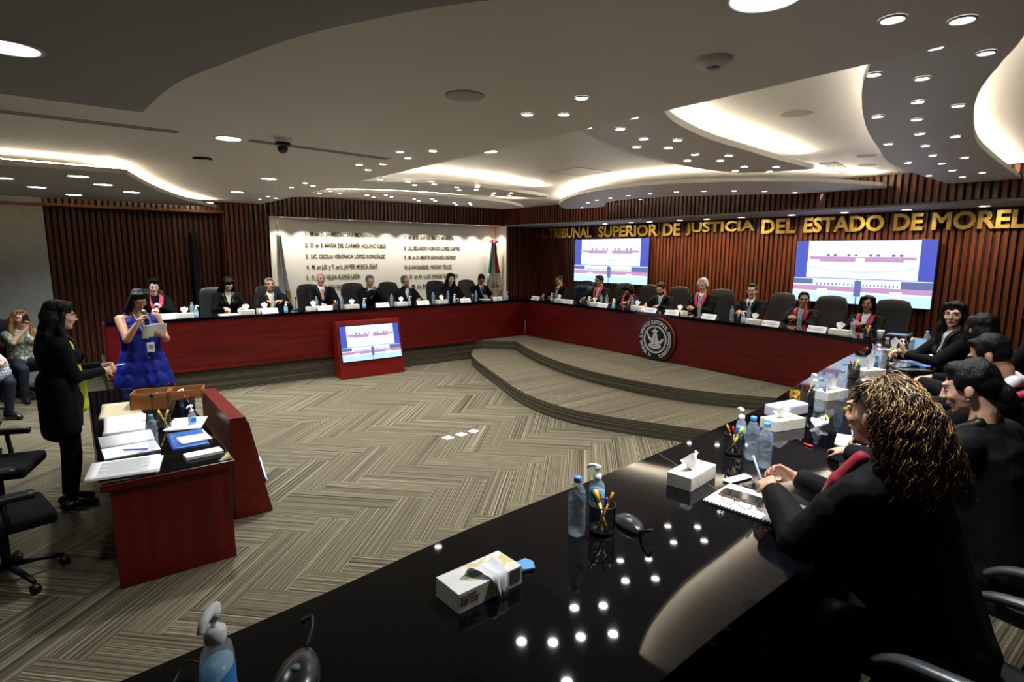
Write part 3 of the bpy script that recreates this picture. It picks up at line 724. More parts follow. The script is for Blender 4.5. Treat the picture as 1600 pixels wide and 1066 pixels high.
# ---------------- office chairs ----------------
def office_chair(label, loc, rz, group=None, style='exec'):
    """faces local +Y"""
    e=empty('office_chair',label,'chair',loc,rz,group)
    def sb(cx,cy,cz,sx,sy,sz,rx=0,bev=.03):
        g=G(); M=Matrix.Rotation(rx,3,'X'); g.obox((cx,cy,cz),M@Vector((sx,0,0)),M@Vector((0,sy,0)),M@Vector((0,0,sz))); return g
    lea=M_LEATHER if style=='exec' else M_MESH
    sb(0,.02,.455,.25,.24,.045).build('seat',lea,e,bevel=.035,seg=3)
    # curved backrest
    g=G(); nu,nv=10,12; Hb=.66 if style=='exec' else .52; zb=.52; vs=[]
    for s in (0,1):
        for j in range(nv+1):
            t=j/nv; wd=.245*(1-.18*(2*t-1)**4*(1 if t>.5 else .6)); 
            for i in range(nu+1):
                u=i/nu*2-1
                th=.045*(1-.5*u**4)*(1-.5*(2*t-1)**6)
                y=-.235-.13*t+.045*u*u-.02*math.sin(t*math.pi)+(th if s else -th)
                vs.append((u*wd,y,zb+Hb*t-.03*u*u*(1 if t>.9 else 0)))
    n=(nu+1)*(nv+1); fs=[]
    for j in range(nv):
        for i in range(nu):
            a=j*(nu+1)+i; fs.append((a,a+1,a+nu+2,a+nu+1)); fs.append((a+n+nu+1,a+n+nu+2,a+n+1,a+n))
    bd=[i for i in range(nu+1)]+[j*(nu+1)+nu for j in range(1,nv+1)]+[nv*(nu+1)+i for i in range(nu-1,-1,-1)]+[j*(nu+1) for j in range(nv-1,0,-1)]
    for k in range(len(bd)):
        a,b=bd[k],bd[(k+1)%len(bd)]; fs.append((b,a,a+n,b+n))
    g.add(vs,fs,True); o=g.build('backrest',lea,e)
    m=o.modifiers.new('b','BEVEL'); m.width=.012; m.segments=2; m.limit_method='ANGLE'
    for s in (-1,1):
        g=G()
        if style=='exec':
            g.tube(catmull([(s*.29,-.20,.70),(s*.30,-.02,.685),(s*.30,.14,.66),(s*.285,.22,.60)],4),.022,8,.016)
        else:
            g.tube(catmull([(s*.29,-.16,.665),(s*.29,.0,.67),(s*.29,.14,.665)],3),.03,8)
        for q in range(len(g.v)): 
            v=g.v[q]; g.v[q]=(s*.29+(v[0]-s*.29)*1.5,v[1],v[2])
        a=g.build('armrest',mat('arm_grey',(.05,.055,.06),.32) if style=='exec' else M_BLACK,e)
        g=G(); g.tube([(s*.29,-.02,.67),(s*.285,.0,.5),(s*.20,.02,.42)],.018,6); g.build('arm_post',M_BLACK,e)
    g=G(); g.tube([(0,0,.42),(0,0,.12)],.028,10); g.box(-.12,.12,-.12,.12,.385,.41); g.build('gas_column',M_BLACK,e)
    g=G(); g.tube([(0,-.2,.40),(0,-.27,.44),(0,-.26,.60)],.022,6); g.build('back_bracket',M_BLACK,e)
    bs=bpy.data.objects.new('base',None); C.objects.link(bs); bs.parent=e
    for k in range(5):
        a=2*math.pi*k/5+.3; c,s=math.cos(a),math.sin(a)
        g=G(); g.tube([(0,0,.12),(c*.16,s*.16,.105),(c*.30,s*.30,.075)],.024,6,.015); g.build('spoke',M_BLACK,bs)
        g=G(); g.tube([(c*.30-s*.022,s*.30+c*.022,.03),(c*.30+s*.022,s*.30-c*.022,.03)],.03,10); g.build('caster',M_BLACK,bs)
    return e
# ---------------- table items ----------------
M_PET=mat('clear_plastic',(.80,.88,.95),.08,alpha=.25)
M_PETW=mat('water_bottle_plastic',(.66,.82,.95),.05,spec=1.0,alpha=.22,bump=1.2,bscale=70)
M_CAP=mat('blue_cap',(.10,.35,.80),.35); M_CAPT=mat('teal_cap',(.05,.50,.48),.35)
M_GEL=mat('blue_gel',(.30,.66,.92),.15,alpha=.6)
M_LBL=mat('blue_label',(.05,.30,.75),.35); M_LBLW=mat('label_print',(.85,.88,.92),.5)
M_TISSUE=mat('tissue_paper',(.93,.93,.93),.85); 
def marbled():
    m,nt,b=_new('tissue_box_card'); tc=nt.nodes.new('ShaderNodeTexCoord'); n=nt.nodes.new('ShaderNodeTexVoronoi'); n.inputs['Scale'].default_value=16
    n2=nt.nodes.new('ShaderNodeTexNoise'); n2.inputs['Scale'].default_value=9
    r=nt.nodes.new('ShaderNodeValToRGB'); e=r.color_ramp
    e.elements[0].position=.34; e.elements[0].color=(.88,.87,.80,1); e.elements[1].position=.62; e.elements[1].color=(.84,.80,.66,1)
    for p,c in ((.44,(.92,.92,.88)),(.50,(.80,.62,.20)),(.53,(.91,.91,.87))):
        q=e.elements.new(p); q.color=c+(1,)
    mx=nt.nodes.new('ShaderNodeMix'); mx.data_type='RGBA'; mx.inputs['Factor'].default_value=.5
    L=nt.links.new; L(tc.outputs['Object'],n2.inputs['Vector']); L(n2.outputs['Fac'],r.inputs['Fac']); L(r.outputs['Color'],b.inputs['Base Color'])
    b.inputs['Roughness'].default_value=.5; return m
M_TBOX=marbled()
M_TPURP=mat('tissue_pack_lilac',(.66,.62,.78),.4)
def pump_bottle(label, group=None, big=1.0, logo=True):
    e=empty('sanitizer_bottle',label,'pump bottle',group=group); k=1.0; e.scale=(big,big,big)
    g=G(); g.lathe([(0.0001,0.001),(.030*k,.0),(.034*k,.006),(.034*k,.075),(.030*k,.095),(.014*k,.112),(.013*k,.118)],20); 
    for i,v in enumerate(g.v): g.v[i]=(v[0],v[1]*.72,v[2])
    g.build('bottle',M_PET,e)
    g=G(); g.lathe([(0.0001,0.004),(.030*k,.004),(.0315*k,.010),(.0315*k,.070),(.0001,.070)],20)
    for i,v in enumerate(g.v): g.v[i]=(v[0],v[1]*.70,v[2])
    g.build('gel',M_GEL,e)
    g=G(); g.lathe([(.016*k,.112),(.017*k,.116),(.017*k,.132),(.008*k,.136),(.005*k,.137),(.005*k,.158),(.0001,.158)],16); g.build('pump_collar',M_WPLAS,e)
    g=G(); g.tube([(0,0,.150),(0,0,.166)],.010*k,10,.012*k); g.tube(catmull([(-.010*k,0,.164),(.015*k,0,.168),(.034*k,0,.163),(.044*k,0,.152)],3),.0095*k,8,.006*k); g.build('pump_nozzle',M_WPLAS,e)
    if logo:
        g=G()
        for t in (-.6,-.3,0,.3): pass
        n=9; vs=[];z0,z1=.028,.058
        for j in (0,1):
            for i in range(n+1):
                a=-math.pi/2+(i/n-.5)*1.7; vs.append((.0345*k*math.cos(a),.0345*.73*k*math.sin(a),(z1 if j else z0)+ (.008*math.cos((i/n-.5)*3) if j else -.004*math.cos((i/n-.5)*3))))
        g.add(vs,[(i,i+1,i+n+2,i+n+1) for i in range(n)],True); g.build('label',M_LBL,e)
        g=G(); g.add([(-x,-y,z) for x,y,z in vs],[(i,i+1,i+n+2,i+n+1) for i in range(n)],True); g.build('label',M_LBL,e)
    return e
def water_bottle(label, group=None, cap=None, near=False):
    e=empty('water_bottle',label,'bottle',group=group)
    prof=[(.0001,.004),(.022,.0),(.030,.006),(.032,.02)]
    for i in range(7): prof+=[(.0325,.03+i*.013),(.0295,.036+i*.013)]
    prof+=[(.032,.125),(.0325,.15),(.029,.170),(.018,.192),(.0125,.200),(.0125,.212)]
    g=G(); g.lathe(prof,20 if near else 12); g.build('bottle_body',M_PETW,e)
    g=G(); g.lathe([(.0001,.212),(.0145,.212)][::-1]+[(.0001,.2121)],14)
    g=G(); g.lathe([(.0145,.203),(.0148,.205),(.0148,.219),(.0135,.222),(.0001,.222)],16); g.build('cap',cap or M_CAP,e)
    if near:
        n=8; vs=[]
        for j in range(9):
            for i in range(n+1):
                u=(i/n-.5)*2; v=(j/8-.5)*2
                r_=max(1e-6,math.sqrt(max(0,1-v*v))); a=-math.pi/2+u*r_*.62; vs.append((.0330*math.cos(a),.0330*math.sin(a),.145+v*.018))
        g=G(); g.add(vs,[(j*(n+1)+i,j*(n+1)+i+1,(j+1)*(n+1)+i+1,(j+1)*(n+1)+i) for j in range(8) for i in range(n)],True); lb=g.build('label',M_LBL,e)
        t=text_mesh('Ciel',.018,.0003,[M_LBLW],'label_text',lb,bold=.0004,align='CENTER',M=Matrix.Translation((0,-.0335,.139))@Matrix.Rotation(math.pi/2,4,'X'))
        for v in t.data.vertices:
            a=v.co.x/.0335; rr=.0336; v.co.x,v.co.y=rr*math.sin(a),-rr*math.cos(a)
    return e
def crumple(w,d,h,seed,n=14,fold=.35):
    """a pulled-up tissue: a fan of paper with creases"""
    rnd=random.Random(seed); g=G(); vs=[]
    ph=rnd.random()*6
    for j in range(n+1):
        t=j/n
        for i in range(n+1):
            u=i/n*2-1
            x=u*w*(.35+.65*math.sin(min(1,t*1.1)*1.5))/1; z=h*(t**.8)*(1-.28*u*u)+.006*math.sin(7*u+ph)
            y=d*(math.sin(u*4+ph+t*2)*.5*(1-t*.3))+d*.6*t*math.sin(ph)
            vs.append((x,y,z+.001))
    fs=[(j*(n+1)+i,j*(n+1)+i+1,(j+1)*(n+1)+i+1,(j+1)*(n+1)+i) for j in range(n) for i in range(n)]
    g.add(vs,fs,True); return g
def tissue_box(label, group=None, near=False, seed=1, th=.085, box=None, drape=False,fan=.055):
    e=empty('tissue_box',label,'tissue box',group=group)
    g=G(); g.box(-.12,.12,-.058,.058,0,.062); b=g.build('carton',box or M_TBOX,e,bevel=.0015)
    g=G(); pts=[(.075*math.cos(a)*1.0,.018*math.sin(a)) for a in [2*math.pi*i/20 for i in range(20)]]; g.prism(pts,.0621,.0626); g.build('slot',mat('slot_shadow',(.35,.34,.31),.7),e)
    if drape:
        g=G(); P=[(0,.012,.062),(.008,0,.080),(.018,-.035,.076),(.028,-.062,.066),(.030,-.070,.03),(.034,-.072,.006)]
        P=catmull(P,4); vs=[]
        for i,p in enumerate(P):
            t=i/len(P); ww=.050-.034*t
            for k in range(7):
                u=k/6*2-1; vs.append((p.x+u*ww,p.y+.004*math.sin(u*7+t*3),p.z+.003*math.cos(u*6+2*t)+(.004*abs(u) if t<.4 else 0)))
        g.add(vs,[(i*7+k,i*7+k+1,(i+1)*7+k+1,(i+1)*7+k) for i in range(len(P)-1) for k in range(6)],True); g.build('tissue',M_TISSUE,e)
    else:
        o=crumple(fan,fan*.4,th,seed).build('tissue',M_TISSUE,e,(0,0,.060))
    if near:
        x0=-.112
        text_mesh('Contenido:',.013,.0003,[mat('ink_grey',(.12,.12,.11),.6)],'carton_print',b,M=Matrix.Translation((x0,-.0586,.046))@Matrix.Rotation(math.pi/2,4,'X'))
        text_mesh('90',.028,.0003,[MATS['ink_grey']],'carton_print',b,bold=.001,M=Matrix.Translation((x0,-.0586,.022))@Matrix.Rotation(math.pi/2,4,'X'))
        text_mesh('Pañuelos\nFaciales',.010,.0003,[MATS['ink_grey']],'carton_print',b,M=Matrix.Translation((x0+.034,-.0586,.034))@Matrix.Rotation(math.pi/2,4,'X'))
        g=G(); g.box(.075,.112,-.0590,-.058,.018,.058); g.build('carton_badge',MATS['ink_grey'],b)
    return e
M_PENS=[mat('pen_red',(.75,.04,.04),.35),mat('pen_blue',(.04,.12,.6),.35),mat('pen_yellow',(.85,.72,.05),.4),mat('pen_orange',(.85,.32,.03),.4),M_BLACK,mat('pen_green',(.3,.65,.1),.4),mat('pen_pink',(.85,.10,.35),.4),M_WPLAS]
def pen_cup(label, group=None, pens=(0,1,2,4), near=False, seed=3):
    e=empty('pen_cup',label,'pen holder',group=group); rnd=random.Random(seed)
    g=G(); r=.046
    if near:
        for i in range(44):
            a=2*math.pi*i/44; b=a+.5
            for s in (1,-1):
                P=[(r*math.cos(a+s*t*.55),r*math.sin(a+s*t*.55),.004+t*.100) for t in [k/5 for k in range(6)]]; g.tube(P,.0006,3,cap=False)
    else:
        g.lathe([(r*.98,.002),(r,.102)],16)
    g.build('mesh_wall',mat('wire_mesh_black',(.015,.015,.016),.4) if near else mat('mesh_sheer',(.02,.02,.022),.5,alpha=.75),e)
    g=G(); g.lathe([(r-.001,.102),(r+.003,.103),(r+.003,.107),(r-.001,.107),(r-.001,.102)],24); g.lathe([(.0001,.001),(r,.001),(r+.001,.012),(r-.001,.012),(r-.001,.003),(.0001,.003)],24); g.build('rim',M_BLACK,e)
    for k,c in enumerate(pens):
        a=rnd.random()*6.28; ln=.145+rnd.random()*.02; tilt=.032
        g=G(); p0=Vector((math.cos(a)*-.022,math.sin(a)*-.022,.004)); d=(Vector((math.cos(a)*tilt,math.sin(a)*tilt,.13))-p0).normalized()
        thick=.0075 if c==2 else .0042
        o=e; g.tube([p0,p0+d*ln*.72],thick*.95,8); o=g.build('pen',M_PENS[c] if c in(2,3,4) else M_WPLAS,e)
        g=G(); g.tube([p0+d*ln*.70,p0+d*ln],thick*1.15,8); g.build('pen_cap',M_PENS[c],o)
    return e
def name_plate(label, group=None):
    e=empty('name_plate',label,'name plate',group=group)
    g=G(); g.add([(-.13,-.05,0),(.13,-.05,0),(.13,-.008,.075),(-.13,-.008,.075),(-.13,.045,0),(.13,.045,0)],[(0,1,2,3),(3,2,5,4)])
    o=g.build('card',M_WHITE,e); m=o.modifiers.new('s','SOLIDIFY'); m.thickness=.0015
    g=G()
    for t,w_ in ((.62,.07),(.42,.095),(.28,.05)):
        y=-.05+.042*t-.0016; z=.075*t; g.obox((.01,y,z),(w_,0,0),(0,.0022,.0036),(0,-.0003,.0002))
    g.build('print',mat('print_grey',(.45,.45,.47),.7),e)
    g=G(); g.obox((-.105,-.05+.042*.5-.0016,.0375),(.012,0,0),(0,.007,.0122),(0,-.0003,.0002)); g.build('print_seal',MATS['print_grey'],e)
    return e
def papers(label, w=.21, d=.28, n=5, cat='papers', name='paper_stack', seed=0, m=None, tilt=0, lines=False, curl=0):
    rnd=random.Random(seed); e=empty(name,label,cat)
    for i in range(n):
        g=G(); nu=8; vs=[]; a=rnd.uniform(-.05,.05); ox,oy=rnd.uniform(-.006,.006),rnd.uniform(-.006,.006); z=.0015+i*.0035
        for j in range(nu+1):
            for k in range(nu+1):
                u,v=(k/nu-.5)*w,(j/nu-.5)*d; zz=z+(curl*((j/nu)**3)*(.6+.4*i/n) if curl else 0)
                vs.append((u*math.cos(a)-v*math.sin(a)+ox,u*math.sin(a)+v*math.cos(a)+oy,zz))
        g.add(vs,[(j*(nu+1)+k,j*(nu+1)+k+1,(j+1)*(nu+1)+k+1,(j+1)*(nu+1)+k) for j in range(nu) for k in range(nu)],True)
        o=g.build('sheet',m or M_WHITE,e); s=o.modifiers.new('s','SOLIDIFY'); s.thickness=.003; s.offset=-1
        if i==n-1 and lines:
            g=G()
            for q in range(int(d/.011)-5):
                yy=d/2-.03-q*.011; ww=w*(.36 if q%7 else .22)
                zz=z+.0008+(curl*(((yy/d+.5))**3) if curl else 0)
                g.box(-ww,ww*(.95 if q%3 else 1),yy,yy+.0028,zz,zz+.0003)
            g.build('printed_lines',MATS.get('print_grey') or mat('print_grey',(.45,.45,.47),.7),o)
    return e
def spiral_book(label,w=.21,d=.28,open_=False):
    e=empty('spiral_notebook',label,'notebook')
    g=G(); g.box(-w/2,w/2,-d/2,d/2,0,.010); g.build('pages',M_WHITE,e,bevel=.002)
    if open_:
        g=G(); vs=[]
        for i in range(9):
            t=i/8
            for s in (0,1): vs.append((-w/2-.01-w*t,(-d/2 if s==0 else d/2),.006+.03*math.sin(t*2.6)))
        g.v=[(x*1.0,y,z) for x,y,z in vs]; g.v=[];g.add(vs,[(2*i,2*i+2,2*i+3,2*i+1) for i in range(8)],True); o=g.build('turned_pages',M_WHITE,e); m=o.modifiers.new('s','SOLIDIFY'); m.thickness=.006
    g=G()
    n=24
    for i in range(n):
        y=-d/2+.012+i*(d-.024)/(n-1)
        g.tube([(-w/2-.006+.009*math.cos(a),y,.006+.009*math.sin(a)) for a in [k*math.pi/4 for k in range(9)]],.0016,4,cap=False)
    g.build('spiral_binding',M_BLACK,e)
    g=G()
    for q in range(20):
        yy=d/2-.03-q*.0115; g.box(-w*.36,w*.38,yy,yy+.0012,.0101,.0104)
    g.build('printed_lines',mat('print_faint',(.62,.62,.66),.7),e)
    return e
def phone(label):
    e=empty('smartphone',label,'phone'); g=G(); g.box(-.036,.036,-.074,.074,.0005,.008); g.build('case',mat('rose_case',(.25,.17,.14),.35,.6),e,bevel=.003)
    g=G(); g.box(-.0335,.0335,-.0715,.0715,.008,.0086); g.build('screen',mat('phone_glass',(.006,.006,.007),.08),e); 
    g=G(); g.box(-.009,.009,.062,.066,.0086,.0088); g.build('notch',M_BLACK,e)
    return e
def eyeglasses(label,m=None):
    e=empty('eyeglasses',label,'glasses'); m=m or mat('tortoise_frame',(.12,.05,.02),.25)
    for s in (-1,1):
        g=G(); P=[(s*.034+.026*math.cos(a),.0,.022+.019*math.sin(a)) for a in [2*math.pi*k/16 for k in range(17)]]; g.tube(P,.0018,5,cap=False); g.build('rim',m,e)
        g=G(); g.tube(catmull([(s*.062,0,.03),(s*.068,.03,.028),(s*.068,.10,.02),(s*.066,.135,.003)],3),.0018,5); g.build('temple',m,e)
    g=G(); g.tube([(-.008,0,.026),(0,-.002,.029),(.008,0,.026)],.0016,5); g.build('bridge',m,e)
    return e
def mouse_dev(label):
    e=empty('conference_microphone_base',label,'device')
    g=G(); V,F=ICO[3]; g.add([(x*.030*(1-.25*y),y*.052,max(0,z)*.022) for x,y,z in V],F,True); g.build('body',mat('satin_black',(.02,.021,.024),.25),e)
    g=G(); g.tube(catmull([(0,.045,.008),(.004,.070,.022),(0,.085,.030),(-.012,.078,.026)],4),.004,6); g.build('hook',M_BLACK,e)
    g=G(); g.lathe([(.006,.021),(.006,.0235),(.0001,.0238)],12,(0,-.01,0)); g.build('button',mat('button_green',(.10,.16,.13),.4),e)
    return e
def microphone(label, h=.20):
    e=empty('desk_microphone',label,'microphone')
    g=G(); g.lathe([(.0001,0),(.045,0),(.042,.012),(.012,.02),(.0001,.02)],18); g.build('base',M_BLACK,e)
    g=G(); g.tube(catmull([(0,0,.015),(0,.01,h*.6),(0,-.02,h)],4),.005,6); g.build('gooseneck',M_BLACK,e)
    g=G(); g.ell((0,-.028,h+.015),(.017,.017,.024),n=2); g.build('foam_head',M_BLACK,e)
    return e
def put(e, p, rz=0):
    e.location=(p[0],p[1],p[2] if len(p)>2 else e.location[2]); e.rotation_euler=(0,0,rz); return e
ZT=1.1805
# who sits where along the two far benches (image x of each sitter -> words)
WHOL=[(240,'the short-haired woman with a pink sash'),(354,'the long-haired woman writing'),(421,'the man in a yellow tie'),(500,'the bald man'),(577,'the man with clasped hands'),(634,'the man leaning his cheek on his hand'),(704,'the smiling woman with long black hair'),(751,'the man bent over beside the flag')]
WHOF=[(873,'the man in a red tie at the bench corner'),(936,'the man in a red sash beside the blue jacket'),(979,'the woman with her head bent'),(1033,'the bearded man'),(1098,'the white-haired man'),(1174,'the young man in a black tie'),(1257,'the man in a red sash with glasses'),(1356,'the woman in a red sash with black bobbed hair')]
def onbench(side, px, off):
    """a point on the bench top at image x, off metres behind its front edge"""
    if side=='L': lo,hi,f=.4,8.2,lambda t:(-9.70-off,t,ZT)
    else: lo,hi,f=-9.9,-1.9,lambda t:(t,np.interp(t,[p[0] for p in FFs],[p[1] for p in FFs])+off,ZT)
    for _ in range(50):
        m=(lo+hi)/2
        if projx(f(m))<px: lo=m
        else: hi=m
    return Vector(f((lo+hi)/2))
items=[]
for px,off,k in ((262,.16,'plate'),(289,.17,'tissue'),(301,.22,'bottle'),(307,.15,'pump'),(357,.15,'papers'),(385,.18,'tissue'),(421,.12,'plate'),(414,.30,'tissue'),(428,.32,'bottle'),(447,.14,'pump'),(490,.20,'tissue'),(507,.12,'plate'),(495,.36,'bottle'),(525,.18,'cup'),(534,.24,'bottle'),(550,.2,'tissue'),(569,.14,'pump'),(597,.12,'plate'),(612,.2,'bottle'),(627,.22,'tissue'),(640,.15,'pump'),(660,.12,'plate'),(677,.2,'bottle'),(690,.2,'tissue'),(700,.34,'bottle'),(710,.15,'pump'),(726,.12,'plate'),(739,.22,'cup'),(744,.14,'bottle'),(776,.14,'plate'),(787,.28,'bottle'),(792,.14,'pump')):
    items.append(('L',px,off,k))
for px,off,k in ((838,.12,'plate'),(862,.14,'pump'),(869,.22,'bottle'),(874,.15,'tissue'),(889,.12,'plate'),(912,.2,'cup'),(920,.14,'pump'),(929,.22,'tissue'),(939,.26,'bottle'),(948,.26,'bottle'),(943,.10,'plate'),(958,.12,'pump'),(981,.22,'cup'),(988,.24,'bottle'),(994,.15,'pump'),(996,.3,'tissue'),(1018,.12,'plate'),(1051,.12,'plate'),(1062,.26,'tissue'),(1092,.25,'bottle'),(1109,.12,'plate'),(1143,.2,'bottle'),(1153,.26,'cup'),(1161,.15,'pump'),(1169,.3,'bottle'),(1179,.15,'tissue'),(1206,.12,'plate'),(1248,.2,'bottle'),(1278,.12,'plate'),(1312,.15,'tissue'),(1331,.13,'bottle'),(1355,.2,'cup')):
    items.append(('F',px,off,k))
mk={'plate':lambda:name_plate('x','name plates on the far benches'),'tissue':lambda:tissue_box('x','tissue boxes on the far benches',th=.10),'bottle':lambda:water_bottle('x','water bottles on the far benches'),
 'pump':lambda:pump_bottle('x','sanitizer bottles on the far benches',1.0,False),'cup':lambda:pen_cup('x','pen cups on the far benches',(2,0,3,1,5)),'papers':lambda:papers('x',.26,.2,4)}
kn={'plate':'white folded name plate','tissue':'tissue box with a raised tissue','bottle':'blue-capped water bottle','pump':'sanitizer pump bottle','cup':'black pen cup','papers':'pile of white papers'}
proto={}; from collections import defaultdict
cl=defaultdict(list)
for it in items:
    who=min(WHOL if it[0]=='L' else WHOF,key=lambda q:abs(q[0]-it[1]))[1]; cl[(it[3],who)].append(it)
for (k,who),L in cl.items():
    L.sort(key=lambda q:q[1])
    for i,it in enumerate(L):
        if k in proto: e=copy_tree(proto[k])
        else: e=proto[k]=mk[k]()
        nm=kn[k]+' in front of '+who
        if len(L)==2: nm=kn[k]+(' at the left',' at the right')[i]+' in front of '+who
        if len(L)>2: nm=kn[k]+(' at the left',' in the middle',' at the right')[i]+' in front of '+who
        nm=' '.join(nm.split()[:16]); e['label']=nm
        rz={'L':R(90),'F':R(0)}[it[0]]+random.uniform(-.12,.12)
        put(e,onbench(it[0],it[1],it[2]),rz)
cup=empty('coffee_cup','white paper coffee cup before the woman with black bobbed hair','cup')
g=G(); g.lathe([(.0001,0),(.030,0),(.038,.10)],20); g.build('cup_body',M_WPLAS,cup); g=G(); g.lathe([(.041,.098),(.041,.106),(.036,.112),(.0001,.112)],20); g.build('lid',M_WPLAS,cup)
put(cup,onbench('F',1375,.20))
e=empty('leather_case','flat black leather case on the front bench beside the coffee cup','case'); g=G(); g.box(-.12,.12,-.09,.09,0,.06); g.build('shell',M_LEATHER,e,bevel=.01); g=G(); g.box(-.10,.10,-.07,.07,.0605,.066); g.build('blue_folder',mat('blue_folder',(.10,.22,.45),.5),e,bevel=.002)
put(e,onbench('F',1402,.36),.1)
e=crumple(.03,.02,.04,5).build('crumpled_napkin',M_TISSUE); props(e,'small crumpled white napkin right of the coffee cup','napkin'); put(e,onbench('F',1386,.16))
put(microphone('black gooseneck microphone before the white-haired man'),onbench('F',1077,.42),R(180))
put(microphone('black gooseneck microphone before the man in a yellow tie'),onbench('L',462,.3),R(90))
put(papers('white papers in front of the bearded man writing',.21,.28,3),onbench('F',1010,.38))
put(papers('pink-edged papers in front of the man bent over beside the flag',.21,.28,4,m=mat('pinkish_paper',(.78,.62,.66),.7)),onbench('L',760,.35),R(90))

# near bench, nearest first
def P8(x,y): return at(x,y,ZT)
def PT(x,y,h):
    p=at(x,y,ZT+h); return Vector((p.x,p.y,ZT))
put(pump_bottle('clear sanitizer pump bottle at the bottom left, closest to the camera',big=1.38),PT(333,957,.222),R(-35))
put(mouse_dev('dark teardrop-shaped microphone base beside the closest sanitizer bottle'),P8(466,1058),R(60)).scale=(1.8,1.8,1.8)
cbl=G(); cbl.tube(catmull([P8(262,1110),P8(275,1066)+Vector((0,0,.01)),P8(300,1050)+Vector((0,0,.03)),P8(345,1066)+Vector((.03,0,.03)),P8(400,1110)],8),.003,6); o=cbl.build('black_cable',M_BLACK); props(o,'thin black cable looping before the closest sanitizer bottle','cable')
pn=empty('pen','red and blue capped pens lying by the closest sanitizer bottle','pen'); put(pn,P8(372,1075),R(20))
g=G(); g.tube([(-.05,0,.006),(.05,0,.012)],.0045,8); b_=g.build('barrel',M_PENS[0],pn)
g=G(); g.tube([(.045,0,.012),(.07,0,.014)],.0055,8); g.build('cap',M_PENS[1],b_)
tb=tissue_box('marbled tissue box marked 90 lying alone on the near bench',near=True,drape=True,seed=4)
a_=P8(705,963); b_=P8(822,905); put(tb,(P8(672,940)+b_)/2,math.atan2(b_.y-a_.y,b_.x-a_.x))
g=G(); g.prism([(-.03,-.02),(.02,-.03),(.035,.01),(0,.03),(-.03,.02)],0.0005,.012); o=g.build('blue_wrapper',mat('wrapper_blue',(.12,.38,.75),.3,bump=.6,bscale=60),bevel=.003); props(o,'crumpled blue wrapper behind the tissue box marked 90','wrapper'); o.location=P8(822,886)
put(water_bottle('water bottle with blue cap beside the nearest pen cup',near=True),PT(903,745,.222),R(180))
put(pump_bottle('sanitizer pump bottle behind the nearest water bottle and pen cup'),PT(934,729,.166),R(200))
put(pen_cup('black wire pen cup with a yellow highlighter, nearest the camera',near=True,pens=(0,1,2,3,4),seed=11),PT(942,788,.105))
put(mouse_dev('dark teardrop-shaped microphone base beside the pen cup with the highlighter'),P8(984,822),R(250)).scale=(1.6,1.6,1.6)
tb=tissue_box('marbled tissue box beside the spiral notebook of the curly-haired woman',seed=9,th=.07,near=False,fan=.085); a_=P8(1070,778); b_=P8(1128,742); put(tb,(P8(1030,762)+P8(1128,742))/2,math.atan2(b_.y-a_.y,b_.x-a_.x))
put(pen_cup('black wire pen cup with an orange pencil before the curly-haired woman',near=True,pens=(3,0,4,2),seed=5),PT(1148,678,.105))
put(water_bottle('water bottle with blue cap next to the orange-pencil cup',near=True),PT(1178,651,.222),R(150))
put(water_bottle('water bottle with a round blue label closest to the curly-haired woman',near=True),PT(1199,661,.222),R(165))
put(pump_bottle('sanitizer pump bottle behind the two water bottles of the curly-haired woman'),PT(1160,640,.166),R(150))
o=G(); o.box(-.075,.075,-.022,.022,0,.012); o=o.build('folded_napkin',M_TISSUE,bevel=.006); props(o,'folded white napkin between the pen cup and the spiral notebook','napkin'); o.location=P8(1152,750); o.rotation_euler=(0,0,R(80))
nb2=spiral_book('white spiral notebook under a phone before the curly-haired woman',.25,.34); a_=P8(1098,787); b_=P8(1232,832); put(nb2,Vector((-1.115,2.14,ZT)),R(96))
ph=phone('smartphone lying on the spiral notebook of the curly-haired woman'); put(ph,P8(1160,782)+Vector((0,0,.0115)),R(100)); ph.scale=(1.15,1.2,1); ph.location.z=ZT+.0112
eg=eyeglasses('tortoiseshell eyeglasses lying on the spiral notebook beside the phone'); put(eg,P8(1150,797),R(12)); eg.location.z=ZT+.0115
tb=tissue_box('marbled tissue box on the purple tissue pack behind the blue-capped bottles',seed=12,th=.06,fan=.075); put(tb,P8(1222,668),R(75))
o=G(); o.box(-.14,.14,-.06,.06,0,.075); o=o.build('tissue_pack',M_TPURP,bevel=.012); props(o,'purple and white plastic tissue pack lying behind a tissue box','tissue pack'); o.location=P8(1228,655)+Vector((-.05,.10,0)); o.rotation_euler=(0,0,R(80))
put(pen_cup('black wire pen cup with a long orange pencil before the woman in profile',near=False,pens=(3,4),seed=8),PT(1262,611,.105))
put(water_bottle('water bottle with blue cap before the woman in profile',near=True),PT(1284,591,.222),R(150))
put(pump_bottle('sanitizer pump bottle behind the bottle of the woman in profile'),PT(1275,586,.166),R(150))
put(tissue_box('marbled tissue box behind the sanitizer of the woman in profile',seed=2),P8(1297,622),R(80))
put(water_bottle('water bottle standing between the two women on the near bench',near=True),PT(1317,578,.222),R(150))
o=crumple(.05,.03,.05,7).build('crumpled_napkin',M_TISSUE); props(o,'crumpled white napkin before the woman in profile','napkin'); o.location=P8(1278,667)
o=G(); o.tube([(-.06,0,.008),(.06,0,.008)],.0065,10); o=o.build('highlighter',M_PENS[2]); props(o,'black and yellow marker lying near the crumpled napkin','marker'); o.location=P8(1292,655)+Vector((0,0,0)); o.rotation_euler=(0,0,R(120))
o=G(); o.tube([(-.02,0,.006),(.03,0,.006)],.0055,8); o=o.build('red_pen_stub',M_PENS[0]); props(o,'small red pen cap lying on the black glass top','pen cap'); o.location=P8(1262,697); o.rotation_euler=(0,0,R(-10))
put(papers('white note sheet under the writing hand of the woman in profile',.15,.21,2),P8(1330,690),R(20))
